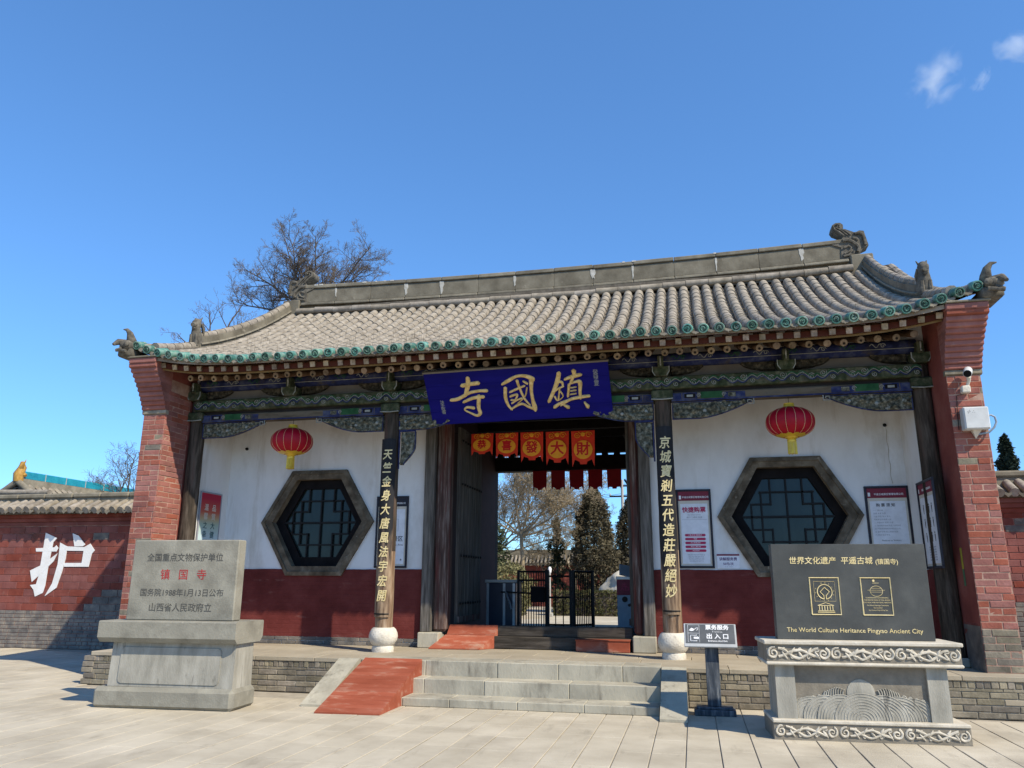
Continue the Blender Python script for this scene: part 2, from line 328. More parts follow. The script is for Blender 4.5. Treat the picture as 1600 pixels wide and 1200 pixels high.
M_ochre = mat('yellow_glaze', [(.32, .17, .03), (.48, .28, .07)], 14, .45, .4)
M_conc = mat('concrete', [(.34, .33, .30), (.44, .42, .38)], 3, .9, .2)
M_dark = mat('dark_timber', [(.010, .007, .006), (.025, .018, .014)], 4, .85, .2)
M_weed = mat('dry_weed', [(.10, .075, .045), (.20, .16, .10)], 6, .95, 0)
M_lime2 = mat('lime_stain', [(.36, .34, .29), (.52, .50, .45)], 14, .95, .4)
M_copg = mat('coping_grey', [(.13, .112, .08), (.20, .176, .13), (.265, .235, .175)], 3, .9, .4, rand=.12)
# ------------------------------------------------------------------ plaza, ground
ground = B().add([(-900, -900, -.06), (900, -900, -.06), (900, 900, -.06), (-900, 900, -.06)], [(0, 1, 2, 3)]).build('ground', M_dirt)
tag(ground, kind='structure')
plaza = B().box(-24, 16, -16, 4.1, -.055, -.012).build('plaza', M_joint); tag(plaza, kind='structure')
SL, SW = .66, .327
slab_me = []
for k in range(4):
    slab_me.append(B().cham(-SW / 2 + .005, SW / 2 - .005, -SL / 2 + .003, SL / 2 - .003, -.011, .0, .0035).mesh('paving_slab', M_slab))
cells = []
nx = int(34 / SW)
for i in range(nx):
    x = -19.5 + (i + .5) * SW + .045; off = ((i // 4) * 37 % 100) / 100 * SL + (.33 if i % 4 > 2 else 0)
    for j in range(-19, 9):
        y = j * SL + off - 1.0
        if y > 3.75 or y < -11: continue
        if y > -1.45 and -6.6 < x < 16: continue
        d = (Vector((x, y, 0)) - cam.matrix_world.translation).length
        q = _m.inverted() @ Vector((x, y, 0)); vis = (-q.z > .1 and abs(q.x / -q.z) < .70 and abs(q.y / -q.z) < .53)
        cells.append((0 if vis else 1, d, x, y))
cells.sort()
rest = B()
for n, (v, d, x, y) in enumerate(cells):
    dz = R.uniform(-.002, .002)
    if n < 300:
        put('paving_slab', slab_me[n % 4], plaza, Matrix.Translation((x, y, dz)))
    else:
        rest.cham(x - SW / 2 + .005, x + SW / 2 - .005, y - SL / 2 + .003, y + SL / 2 - .003, -.011, dz, .0035)
tag(rest.build('paving_slabs', M_slab, plaza, fix=False), kind='stuff')

# ------------------------------------------------------------------ brick laying
BRK = {}
def brick_me(l, h, d, m, var):
    key = (round(l, 3), round(h, 3), m.name, var)
    if key not in BRK:
        BRK[key] = B().cham(-l / 2, l / 2, -h / 2, h / 2, -d, 0, min(.007, h * .1), jit=.0025).mesh('brick', m)
    return BRK[key]
def lay(parent, M, W, H, bl, bh, mt, d=.05, gap=.012, mfun=None, joined=None, name='brick', u0=0, v0=0, proud=.0, skip=None, alt=None):
    """courses of bricks over a W x H face whose frame is M (u along, v up, w out)"""
    row = 0; v = v0
    while v < H - bh * .4:
        h = min(bh, H - v); u = u0 - (bl / 2 if row % 2 else 0) - (R.uniform(0, bl * .25) if alt else 0)
        while u < W - .02:
            l = bl if not alt or R.random() > .3 else bl * .5
            a = max(u, u0); b = min(u + l, W); u += l
            if b - a < .03: continue
            if skip and skip((a + b) / 2, v + h / 2): continue
            m = mfun((a + b) / 2, v + h / 2) if mfun else mt
            pr = proud + R.uniform(-.004, .004)
            if joined is not None:
                s0 = len(joined.v); joined.cham(a + gap / 2, b - gap / 2, v + gap / 2, v + h - gap / 2, -d, pr, .006)
                for q in range(s0, len(joined.v)): joined.v[q] = tuple(M @ Vector(joined.v[q]))
            else:
                put(name, brick_me(b - a - gap, h - gap, d, m, R.randint(0, 2)), parent,
                    M @ Matrix.Translation(((a + b) / 2, v + h / 2, pr)) @ Matrix.Rotation(R.uniform(-.006, .006), 4, 'Z'))
        v += bh; row += 1

# ------------------------------------------------------------------ the gate hall
gate = thing('temple_gate', (0, 0, 0), 'old Chinese temple gate hall with grey tiled roof and red brick end walls', 'building')
ZP = .49; YE = -1.14; YW = 1.0
# terrace
terr = B().box(-6.66, 16, YE + .05, 7.6, 0, ZP - .06).box(-6.66, 16, YE + .012, YE + .05, 0, ZP - .061).build('terrace', M_mortg, gate)
def terr_mat(u, v): return M_grey if R.random() > .04 else M_terr
for x0, W in ((-6.72, 4.24), (2.47, 7.2)):
    Mx = FRONT(x0, YE, 0)
    lay(terr, Mx, W, .345, .31, .0765, M_grey, .05, .010, terr_mat)
    u = 0
    while u < W - .03:
        w = R.choice((.078, .084, .09))
        put('brick', brick_me(w - .009, .138, .05, M_grey, R.randint(0, 2)), terr, Mx @ Matrix.Translation((u + w / 2, .415, R.uniform(-.006, .004))) @ Matrix.Rotation(R.uniform(-.02, .02), 4, 'Z'))
        u += w
for k in range(5):       # broken left end of the terrace
    put('brick', brick_me(.20, .075, .1, M_grey, k % 3), terr, FRONT(-6.70 + R.uniform(-.05, .05), YE - .012, .045 + k * .085))
fl = 0
for r_, (ya, yb) in enumerate(((YE - .015, -.62), (-.62, -.1), (-.1, .42), (.42, .99))):
    x = -6.70
    while x < 9.8:
        w = R.uniform(.75, 1.1); b = min(x + w, 9.8)
        B().cham(x + .003, b - .003, ya + .003, yb - .003, ZP - .06, ZP + R.uniform(-.003, .002), .006).build('floor_slab', M_terr, terr)
        x += w
# stair
stair = B().box(-2.13, 2.13, YE - .66, YE - .02, 0, .08).build('stair', M_mortg, gate)
for (y0, y1, z0, z1, cuts) in ((-1.944, -1.5, 0, .106, (-2.13, -1.19, -.55, .35, 1.2, 2.13)), (-1.51, -1.13, .085, .292, (-2.13, -1.05, -.2, .95, 2.13)), (YE - .03, -.7, .27, ZP + .004, (-2.13, -1.15, -.1, .75, 1.62, 2.13))):
    for a, b in zip(cuts, cuts[1:]):
        B().cham(a + .002, b - .002, y0 + R.uniform(-.005, .005), y1, z0, z1 + R.uniform(-.003, .003), .009).build('step_block', M_step, stair)
def cheek(x0, x1):
    M = fr((x0, 0, 0), (0, 1, 0), (0, 0, 1))
    B().prism([(YE - .005, .0), (YE - .005, ZP + .008), (-1.2, ZP + .008), (-2.30, .03), (-2.30, 0)], M, x1 - x0).build('stair_cheek', M_step, stair)
cheek(2.14, 2.46); cheek(-2.46, -2.14)

# ---- walls, opening, windows
HW, HH, HA = 1.115, .95, .545          # hexagon: half width, half height, half of the flat edge
ZT = 5.95
def hexpts(w, h, a): return [(-w, 0), (-a, -h), (a, -h), (w, 0), (a, h), (-a, h)]
def front_wall(x0, x1, cx, cz):
    w, h, a = 1.0, .85, .49; b = B(); M = fr((0, YW + .24, 0), (1, 0, 0), (0, 0, 1))
    for poly in ([(x0, ZP), (x1, ZP), (x1, cz - h), (x0, cz - h)], [(x0, cz + h), (x1, cz + h), (x1, ZT), (x0, ZT)],
                 [(x0, cz - h), (cx - a, cz - h), (cx - w, cz), (cx - a, cz + h), (x0, cz + h)],
                 [(x1, cz - h), (x1, cz + h), (cx + a, cz + h), (cx + w, cz), (cx + a, cz - h)]):
        b.prism(poly, M, .24)
    o = b.build('front_wall', M_plast, gate)
    nd = int((x1 - x0) / .11); zt_ = 1.775; top_ = []
    for i in range(nd + 1): zt_ = 1.775 + .6 * (zt_ - 1.775) + R.uniform(-.005, .005); top_.append((x0 + .001 + (x1 - x0 - .002) * i / nd, zt_))
    B().prism([(x0 + .001, ZP + .13), (x1 - .001, ZP + .13)] + top_[::-1], fr((0, YW - .0005, 0), (1, 0, 0), (0, 0, 1)), .0155).build('dado', M_dado, o)
    lay(o, FRONT(x0, YW - .02, ZP), x1 - x0, .13, .27, .065, M_greyd, .019, .008)
    return o
def window(cx, cz, lit):
    w = B().prism(hexpts(.985, .835, .48), fr((cx, YW + .30, cz), (1, 0, 0), (0, 0, 1)), .02).build('window', M_black, gate)
    b = B(); outer = hexpts(HW, HH, HA); mid = hexpts(1.03, .88, .505); inner = hexpts(.89, .785, .44)
    loops = [(outer, YW - .002), (outer, YW - .055), (mid, YW - .075), (mid, YW - .05), (inner, YW - .05), (inner, YW + .14)]
    vs = [(cx + u, y, cz + v) for pts, y in loops for u, v in pts]
    b.add(vs, [(i * 6 + j, i * 6 + (j + 1) % 6, (i + 1) * 6 + (j + 1) % 6, (i + 1) * 6 + j) for i in range(5) for j in range(6)])
    b.build('window_frame', M_frame, w)
    b = B(); o2 = hexpts(.90, .795, .45); i2 = hexpts(.715, .62, .355)
    loops = [(o2, YW + .10), (i2, YW + .10), (i2, YW + .16)]
    vs = [(cx + u, y, cz + v) for pts, y in loops for u, v in pts]
    b.add(vs, [(i * 6 + j, i * 6 + (j + 1) % 6, (i + 1) * 6 + (j + 1) % 6, (i + 1) * 6 + j) for i in range(2) for j in range(6)])
    b.build('sash', M_black, w)
    B().prism(hexpts(.72, .625, .36), fr((cx, YW + .165, cz), (1, 0, 0), (0, 0, 1)), .006).build('glass_pane', M_glass, w)
    segs = [(0, -.61, 0, .61)]
    for s in (-1, 1):
        for t in (-1, 1):
            segs += [(s * .25, t * .61, s * .25, t * .20), (s * .25, t * .205, s * .56, t * .205), (s * .40, t * .40, s * .40, 0), (s * .56, t * .205, s * .56, 0)]
    for t in (-1, 1): segs.append((-.415, t * .40, .415, t * .40))
    segs.append((-.70, 0, .70, 0))
    for n, (u0, v0, u1, v1) in enumerate(segs):
        q = .013 + (.004 if n == len(segs) - 1 else 0); dy = .0015 * (n % 5)
        B().box(cx + min(u0, u1) - q, cx + max(u0, u1) + q, YW + .118 - dy, YW + .15 + dy, cz + min(v0, v1) - q, cz + max(v0, v1) + q).build('lattice_bar', M_iron, w)
    return w
WL = front_wall(-5.95, -1.98, -4.06, 2.615); WR = front_wall(1.98, 5.95, 4.155, 2.615)
wl_ = window(-4.06, 2.615, 0); wr_ = window(4.155, 2.615, 1)
# room boxes behind the windows, side walls of the porch
for sx in (-1, 1):
    a, b = sorted((sx * 5.94, sx * 2.30))
    B().box(a, b, 3.0, 3.06, ZP, 4.6).build('room_wall', M_curt, gate)
    a, b = sorted((sx * 5.95, sx * 6.17))
    o = B().box(a, b, .02, YW + .239, ZP, ZT - .25).build('porch_side_wall', M_plast, gate)
    a2, b2 = (a - .014, a - .0005) if sx > 0 else (b + .0005, b + .014)
    B().box(a2, b2, .021, YW - .017, ZP + .001, 1.774).build('dado', M_dado, o)
# gable end walls (brick core plastered red inside)
def rz(x, y):
    if y > 3.4: y = 6.8 - y
    s = y + 1.2; ax = abs(x); l = .37 * max(0, (ax - 4) / 2.6) ** 3; t = min(1, max(0, s / 4.6))
    return 5.10 + .33 * s + .046 * s * s + l * (.3 + .7 * (1 - t) ** 2)
PIN, POUT = 6.165, 6.60
for sx in (-1, 1):
    pts = [(-.745, ZP), (7.55, ZP), (7.55, 5.0)] + [(y, rz(6.4, y) - .16) for y in (7.3, 6.5, 5.5, 4.5, 3.4, 2.4, 1.4, .4, -.3, -.745)]
    x0 = sx * PIN if sx > 0 else -POUT
    g = B().prism(pts, fr((x0, 0, 0), (0, 1, 0), (0, 0, 1)), POUT - PIN).build('gable_wall', M_inner, gate)
    # front face of brick
    xa = PIN if sx > 0 else -POUT
    def pm(u, v, sx=sx): return (M_grey if (v < .55 + R.uniform(-.15, .2) or R.random() < .03) else M_red)
    B().box(xa + .004, xa + POUT - PIN - .004, -.757, -.7455, ZP, 4.364).build('mortar_bed', M_mort, g)
    lay(g, FRONT(xa, -.762, ZP), POUT - PIN, 3.87, .31, .088, M_red, .04, .0065, pm, alt=True)
    if sx < 0:   # sunlit inner cheek of the left wall, facing right
        B().box(-PIN + .0005, -PIN + .006, -.74, -.12, ZP, 5.0).build('mortar_bed', M_mort, g)
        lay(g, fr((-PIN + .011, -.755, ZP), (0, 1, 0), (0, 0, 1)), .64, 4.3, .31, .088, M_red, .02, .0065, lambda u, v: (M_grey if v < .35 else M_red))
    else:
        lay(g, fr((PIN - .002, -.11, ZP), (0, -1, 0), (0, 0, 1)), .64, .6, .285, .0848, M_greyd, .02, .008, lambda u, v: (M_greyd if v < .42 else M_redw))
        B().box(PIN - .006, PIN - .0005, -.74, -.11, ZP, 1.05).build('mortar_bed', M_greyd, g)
    # corbels
    n = 11
    for k in range(n):
        e = (k + 1) / n; y0 = -.765 - .42 * (e ** 1.35); ex = .02 + .055 * e ** 2; z0 = 4.365 + k * .0745
        xl, xr = xa - (ex if sx < 0 else .012), xa + POUT - PIN + (ex if sx > 0 else .012)
        M = fr((xl, 0, 0), (0, 1, 0), (0, 0, 1))
        B().prism([(y0 + .045, z0 + .001), (y0 + .008, z0 + .013), (y0, z0 + .021), (y0, z0 + .071), (y0 + .003, z0 + .0742), (-.70, z0 + .074), (-.70, z0 + .003)], M, xr - xl).build('corbel_brick', M_red if k else M_grey, g)
    B().cham(xa - .075 if sx < 0 else xa - .02, xa + POUT - PIN + (.02 if sx < 0 else .075), -1.205, -.70, 5.186, 5.275, .012).build('corbel_cap', M_red, g)
    B().cham(xa - .10 if sx < 0 else xa - .02, xa + POUT - PIN + (.02 if sx < 0 else .10), -1.23, -.70, 5.276, 5.305, .008).build('corbel_cap', M_copg, g)
# rear wall
B().box(-6.16, -2.45, 7.0, 7.3, ZP, 5.2).box(2.45, 6.16, 7.0, 7.3, ZP, 5.2).build('rear_wall', M_redw, gate)
# passage
for sx in (-1, 1):
    a, b = sorted((sx * 2.20, sx * 2.36)); B().box(a, b, YW + .245, 6.99, ZP, 5.2).build('passage_wall', M_pass, gate)
    a, b = sorted((sx * 2.20, sx * 2.44)); B().box(a, b, 6.995, 7.25, ZP - .02, 4.30).build('rear_post', M_dark, gate)
rb = B().box(-2.5, 2.5, 6.98, 7.28, 4.30, 4.655).build('rear_beam', M_dark, gate)
B().box(-2.5, 2.5, 6.98, 7.28, 4.74, 5.75).build('rear_beam', M_dark, gate)
for k in range(17):
    x = -2.4 + k * .30; B().box(x - .07, x + .07, 6.99, 7.27, 4.6555, 4.7395).build('spacer_block', M_dark, rb)
B().box(-2.36, 2.36, YW, 7.0, 5.21, 5.29).build('passage_ceiling', M_dark, gate)
for k in range(5): B().box(-2.19, 2.19, 1.9 + k * 1.1, 2.02 + k * 1.1, 5.0, 5.205).build('ceiling_beam', M_dark, gate)
B().box(-2.19, 2.19, YW + .35, 7.6, ZP - .05, .55).build('passage_floor', M_terr, gate)
# door frame
for sx in (-1, 1):
    a, b = sorted((sx * 1.985, sx * 1.80)); B().cham(a, b, YW - .10, YW + .22, .74, 5.2, .012).build('door_post', M_postg, gate)
    a, b = sorted((sx * 1.80, -1.535 if sx < 0 else 1.64)); B().cham(a, b, YW - .03, YW + .25, .74, 5.2, .05).build('door_post', M_post, gate)
    a, b = sorted((sx * 1.99, sx * 1.62)); B().cham(a, b, YW - .20, YW + .33, ZP, .74, .014).build('post_base', M_step, gate)
    dl = B(); xh = -1.50 if sx < 0 else 1.62
    for k in range(7):
        a, b = sorted((xh - sx * k * .004, xh - sx * (k * .004 + .055))); dl.cham(a, b, 1.30 + k * .205, 1.30 + (k + 1) * .205 - .003, .86, 4.35, .004)
    door = dl.build('door_leaf', M_leaf, gate)
    for zz in (3.30, 2.02, 1.2, 4.1):
        for k in range(9):
            B().lathe([(.026, 0), (.024, .012), (.012, .024), (.003, .027)][::1], 8, (0, 0, 0), 'X').build('door_stud', M_iron, door).matrix_basis = Matrix.Translation((xh - sx * .058 - sx * .02, 1.38 + k * .165, zz)) @ Matrix.Rotation(0 if sx < 0 else math.pi, 4, 'Z')
    a, b = sorted((xh - sx * .05, xh - sx * .085)); B().box(a, b, 1.32, 2.70, .88, .98).build('door_rail', M_post, door)
B().box(-1.535, 1.535, YW + .02, YW + .2, 4.42, 5.2).build('door_lintel', M_dark, gate)
B().cham(-1.60, 1.60, YW + .02, YW + .55, ZP, .685, .01).build('threshold', M_thr, gate)
B().cham(-1.60, 1.60, YW + .10, YW + .32, .686, .85, .01).build('threshold', M_thr, gate)

# ---- columns
CA, CB = 2.276, 6.04
for x in (-CB, -CA, CA, CB):
    inner = abs(x) < 3; zb = ZP + (.37 if inner else .02)
    rr = [.142, .138, .134, .13]; 
    prof = lambda z0, z1, n: [(.142 - .013 * ((z0 + (z1 - z0) * i / n) - .8) / 3.6 + R.uniform(-.003, .003), z0 + (z1 - z0) * i / n) for i in range(n + 1)]
    zs = 2.05 if inner else 1.2
    c = B().lathe(prof(zs, 4.72, 14), 18, (x, 0, 0)).build('column', M_col, gate, smooth=40)
    B().lathe(prof(zb, zs, 8), 18, (x, 0, 0)).build('shaft', M_coll if inner else M_col, c, smooth=40)  # inner columns: bare weathered wood, sunlight below the eave shadow put into the colour
    if inner:
        B().lathe([(.172, 0), (.176, .05), (.168, .085), (.155, .095), (.185, .12), (.222, .18), (.232, .235), (.222, .29), (.195, .345), (.165, .372), (.1, .374)], 28, (x, 0, ZP - .002)).build('column_base', M_lime, c, smooth=35)
    else:
        B().cham(x - .2, x + .2 if x < 0 else x + .12, -.2, .2, ZP - .002, ZP + .12, .02).build('column_base', M_step, c)
    B().cham(x - .165, x + .165, -.165, .165, 4.36, 4.52, .02).build('capital', M_cgreen, c)
    B().tube([(x - .166, -.17, 4.37), (x, -.176, 4.358), (x + .166, -.17, 4.37)], .009, 5).build('capital_edge', M_cpale, c)

# ---- beams under the eave
def spiral(cx, cz, r, turns, d, n=14, a0=0):
    return [(cx + r * (1 - .85 * i / n) * math.cos(a0 + d * 2 * math.pi * turns * i / n), cz + r * (1 - .85 * i / n) * math.sin(a0 + d * 2 * math.pi * turns * i / n)) for i in range(n + 1)]
for bi, (x0, x1) in enumerate(((-CB, -CA), (-CA, CA), (CA, CB))):
    a, b = x0 + .14, x1 - .14; Lb = b - a
    tb = B().cham(a, b, -.10, .10, 4.335, 4.475, .02).build('tie_beam', M_ctan, gate)
    B().box(a + .002, b - .002, -.1035, -.09, 4.332, 4.355).build('painted_band', M_cblue, tb)
    for s in (0, 1):
        def seg(u0, u1, z0, z1, m, y=-.1045):
            p, q = (a + u0, a + u1) if s == 0 else (b - u1, b - u0)
            B().cham(p, q, y, -.09, z0, z1, .004).build('painted_panel', m, tb)
        seg(.004, .16, 4.358, 4.46, M_cblue); seg(.17, .40, 4.358, 4.465, M_cblue); seg(.20, .37, 4.375, 4.445, M_black, -.1075); seg(.235, .335, 4.39, 4.43, M_cpale, -.1095)
        seg(.45, .78, 4.362, 4.468, M_bgreen); seg(.80, 1.12, 4.358, 4.45, M_cblue); seg(.86, .98, 4.37, 4.44, M_carve, -.108)
        for q in range(2):
            cu = .42 + q * .38; p = a + cu if s == 0 else b - cu
            B().tube([(u, -.108, w) for u, w in spiral(p, 4.41, .035, 1.5, 1)], .005, 4).build('painted_scroll', M_cpale, tb)
    B().box(a - .1, b + .1, -.07, .07, 4.476, 4.529).build('gap_shade_strip', M_dark, gate)  # dark strip standing in for the shade of the gap above the tie beam
    cb = B().cham(x0 + (0.0 if bi == 0 else .0015), x1 - .0015, -.165, .165, 4.53, 4.728, .015).build('cloud_board', M_cgreen, gate)
    n = int(Lb / .26)
    for k in range(n):
        u = x0 + (k + .5) * (x1 - x0) / n; per = (x1 - x0) / n; d = 1 if k % 2 else -1; zc = 4.632
        for off, mm in ((0, M_cpale), (.026, M_bgreen), (-.024, M_cblue)):
            t = B().tube([(u + per * (q / 12 - .5), -.167, zc + off + (.05 if off == 0 else .042) * math.sin(math.pi * 2 * q / 12 + (0 if d > 0 else math.pi)) * (1 if q % 12 else 0)) for q in range(13)], .0048 if off == 0 else .011, 4)
            if off == 0:
                t.tube([(a_, -.171, b_) for a_, b_ in spiral(u + d * per * .2, zc - d * .022, .056, 1.7, d, a0=.6)], .0055, 4)
                t.tube([(a_, -.171, b_) for a_, b_ in spiral(u - d * per * .28, zc + d * .036, .04, 1.4, -d, a0=2.6)], .005, 4)
            t.build('cloud_scroll', mm, cb)
    B().box(a - .1, b + .1, .02, .06, 4.73, 4.935).build('infill_panel', M_panelbr, gate)
    pl = B().tube([(x0, .0, 5.03), (x1 - .002, .0, 5.03)], .115, 14).build('purlin', M_cblue, gate, smooth=40)
    B().tube([(x0, -.118, 4.985), (x1 - .002, -.118, 4.985)], .006, 4).build('painted_line', M_cpale, pl)
    for k in range(int(Lb / .42)):
        u = x0 + .25 + k * .42
        t = B().tube([(u + .17 * (q / 10 - .5), -.113 + .0 * q, 5.045 + .03 * math.sin(q * .9)) for q in range(11)], .007, 4)
        t.tube([(a_, -.116, b_) for a_, b_ in spiral(u + .1, 5.04, .04, 1.3, 1)], .006, 4)
        t.build('painted_scroll', M_cpale if k % 2 else M_bgreen, pl)
    # carved corner brackets below the tie beam
    for s in (0, 1):
        L_ = 1.22; p0, sg = (a, 1) if s == 0 else (b, -1)
        def cf(u, v, p0=p0, sg=sg, L_=L_, bi=bi):
            uu = u * L_; h = .27 if uu < .40 else .27 * max(.14, 1 - ((uu - .40) / (L_ - .38)) ** 1.7)
            z = 4.325 - (1 - v) * h
            nn = noise.noise((uu * 13 + bi * 7 + s * 3, z * 15, 1.7)); n2 = noise.noise((uu * 27, z * 29, 5.1 + bi))
            w = .008 + .085 * max(0, nn) + .04 * max(0, n2)
            if u in (0, 1) or v in (0, 1): w = -.035
            return (p0 + sg * uu, -.04 - w, z)
        ob = B().grid(cf, 90, 22).build('corner_bracket', M_carve, gate, smooth=50)
        e = B(); out = []
        for i in range(25):
            uu = i / 24 * L_; h = .27 if uu < .40 else .27 * max(.14, 1 - ((uu - .40) / (L_ - .38)) ** 1.7); out.append((p0 + sg * uu, -.05, 4.325 - h))
        e.tube(out, .009, 5); e.tube([(p0, -.06, 4.318), (p0 + sg * L_, -.06, 4.318)], .009, 5); e.tube([(p0 + sg * .012, -.06, 4.06), (p0 + sg * .012, -.06, 4.318)], .009, 5)
        e.build('bracket_border', M_cblue, ob)
        fret = B(); q = p0 + sg * (L_ + .02)
        fret.tube([(q, -.08, 4.33), (q, -.08, 4.25), (q - sg * .09, -.08, 4.25), (q - sg * .09, -.08, 4.31), (q - sg * .035, -.08, 4.31), (q - sg * .035, -.08, 4.28)], .010, 4)
        fret.build('bracket_fret', M_cpale, ob)
        for k in range(5):
            uu = .12 + k * .19; B().lathe([(.03, 0), (.026, .016), (.012, .026), (.003, .028)], 7, (0, 0, 0), 'Y').build('carved_flower', M_cpale if k % 2 == 0 else M_carve, ob).matrix_basis = Matrix.Translation((p0 + sg * uu, -.055, 4.20 + .03 * math.sin(k * 2.1))) @ Matrix.Rotation(math.pi, 4, 'Z')
        if bi == 1:      # pendant carved boards beside the two inner columns
            def df(u, v, p0=p0, sg=sg):
                z = 4.03 - u * .56; w_ = .27 if u < .45 else .27 * max(.25, 1 - ((u - .45) / .62) ** 1.6)
                nn = noise.noise((z * 14, v * 5, 9.7 + sg)); d = .012 + .05 * max(0, nn)
                if u in (0, 1) or v in (0, 1): d = -.03
                return (p0 + sg * (.03 + v * w_), -.02 - d, z)
            ob = B().grid(df, 40, 18).build('pendant_bracket', M_carve, gate, smooth=50)
            e = B(); e.tube([(p0 + sg * .02, -.05, 4.04), (p0 + sg * .02, -.05, 3.40)], .014, 5); e.tube([(p0 + sg * .02, -.05, 4.035), (p0 + sg * .31, -.05, 4.035)], .012, 5)
            e.tube([(p0 + sg * (.03 + (.27 if u < .45 else .27 * max(.25, 1 - ((u - .45) / .62) ** 1.6))), -.045, 4.03 - u * .56) for u in [i / 12 for i in range(13)]], .009, 5)
            e.build('bracket_border', M_cblue, ob)
# bracket sets
for x in (-CB, -4.158, -CA, 0, CA, 4.158, CB):
    M = fr((x, -.20, 4.73), (1, 0, 0), (0, 0, 1))
    bs = B().prism([(-.09, 0), (.09, 0), (.13, .07), (.13, .15), (-.13, .15), (-.13, .07)], M, .02, back=-.22).build('bracket_set', M_cgreen, gate)
    e = B(); e.tube([(x - .09, -.225, 4.735), (x - .13, -.225, 4.80), (x - .13, -.225, 4.882)], .009, 4); e.tube([(x + .09, -.225, 4.735), (x + .13, -.225, 4.80), (x + .13, -.225, 4.882)], .009, 4)
    e.build('bracket_edge', M_cpale, bs)
    B().cham(x - .045, x + .045, -.26, -.05, 4.86, 5.05, .012).build('bracket_arm', M_cgreen, bs)
    B().tube([(x, -.265 - .01 * math.sin(i), 5.03 - .02 * i) for i in range(8)], .012, 5).build('bracket_scroll', M_cpale, bs)
    for sg in (-1, 1):
        if abs(x + sg * .5) > 6.1: continue
        def wf(u, v, x=x, sg=sg):
            uu = u * .52; h = .16 * math.sqrt(max(.04, 1 - u ** 2.2)); z = 4.93 - (1 - v) * h
            nn = noise.noise((uu * 16 + x, z * 18, 3.3)); d = .01 + .04 * max(0, nn)
            if u in (0, 1) or v in (0, 1): d = -.03
            return (x + sg * (.14 + uu), -.03 - d, z)
        B().grid(wf, 30, 10).build('bracket_wing', M_cdark, bs, smooth=50)

# ---- eave timbers
def lz(x): return rz(x, -1.2) - 5.10
def ribbon(y0, y1, z0, z1, xm=6.14, slope=.33, n=48):
    b = B(); vs = []; fs = []
    for i in range(n + 1):
        x = -xm + 2 * xm * i / n; q = lz(x) * .75
        vs += [(x, y0, z0 + q), (x, y0, z1 + q), (x, y1, z1 + q + slope * (y1 - y0)), (x, y1, z0 + q + slope * (y1 - y0))]
    for i in range(n):
        for j in range(4): fs.append((i * 4 + j, i * 4 + (j + 1) % 4, i * 4 + 4 + (j + 1) % 4, i * 4 + 4 + j))
    fs += [(0, 1, 2, 3), tuple(n * 4 + j for j in (3, 2, 1, 0))]
    return b.add(vs, fs)
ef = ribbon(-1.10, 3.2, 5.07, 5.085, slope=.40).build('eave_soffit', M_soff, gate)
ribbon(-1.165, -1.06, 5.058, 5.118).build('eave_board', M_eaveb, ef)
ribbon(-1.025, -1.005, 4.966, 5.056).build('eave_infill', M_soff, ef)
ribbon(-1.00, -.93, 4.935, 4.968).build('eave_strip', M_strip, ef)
nr = 52; sp = 12.2 / nr
sqb = B().box(-.043, .043, .012, .95, -.045, .045, 0); sqb.cham(-.043, .043, -.004, .012, -.045, .045, .005, 1); sq = sqb.mesh('square_rafter', [M_woodb, M_woode])
rd_m = B().lathe([(.055, .0125), (.055, 1.5)], 12, (0, 0, 0), 'Y', 0); rd_m.lathe([(.012, -.003), (.014, 0), (.048, .002), (.055, .012)], 12, (0, 0, 0), 'Y', 1)
rd = rd_m.mesh('round_rafter', [M_woodb, M_woode], smooth=40)
kn = B().lathe([(.018, -.006), (.020, .0)], 8, (0, 0, 0), 'Y').mesh('rafter_knot', M_dark)
tilt = Matrix.Rotation(math.atan(.34), 4, 'X')
for i in range(nr + 1):
    x = -6.1 + i * sp; q = lz(x) * .75
    put('square_rafter', sq, ef, Matrix.Translation((x + R.uniform(-.01, .01), -1.055 + R.uniform(-.012, .012), 5.012 + q + R.uniform(-.005, .005))) @ tilt)
    if abs(x) < 6.02:
        o = put('round_rafter', rd, ef, Matrix.Translation((x + R.uniform(-.014, .014), -.62 + R.uniform(-.03, .03), 4.985 + q * .5 + R.uniform(-.008, .008))) @ tilt)
        if R.random() < .6: put('rafter_knot', kn, ef, o.matrix_basis @ Matrix.Translation((0, -.001, -.012)))

# ---- roof
nrow = 59; X0 = -6.555; DX = .2260; NS = 17; YT = 3.16
roofb = B()
def rs(x, y, dz=0): return (x, y, rz(x, y) + dz)
ys = [-1.2 + (YT + 1.2) * j / NS for j in range(NS + 1)]
for i in range(nrow - 1):                       # concave pan tiles, stepped along the slope
    xa, xb = X0 + i * DX, X0 + (i + 1) * DX; xm = (xa + xb) / 2
    for j in range(NS):
        y0, y1 = ys[j], ys[j + 1] + .02
        roofb.add([rs(xa + .04, y0, .035), rs(xm, y0, .008), rs(xb - .04, y0, .035), rs(xa + .04, y1, .0), rs(xm, y1, -.028), rs(xb - .04, y1, .0), rs(xa + .04, y0, -.01), rs(xm, y0, -.035), rs(xb - .04, y0, -.01)],
                  [(0, 1, 4, 3), (1, 2, 5, 4), (6, 7, 1, 0), (7, 8, 2, 1)], 0)
for i in range(nrow):
    x = X0 + i * DX
    for j in range(NS): roofb.add([rs(x - .06, ys[j], .0), rs(x + .06, ys[j], .0), rs(x + .06, ys[j + 1], .0), rs(x - .06, ys[j + 1], .0)], [(0, 1, 2, 3)], 0)
xs = [-6.72 + 13.44 * i / 40 for i in range(41)]
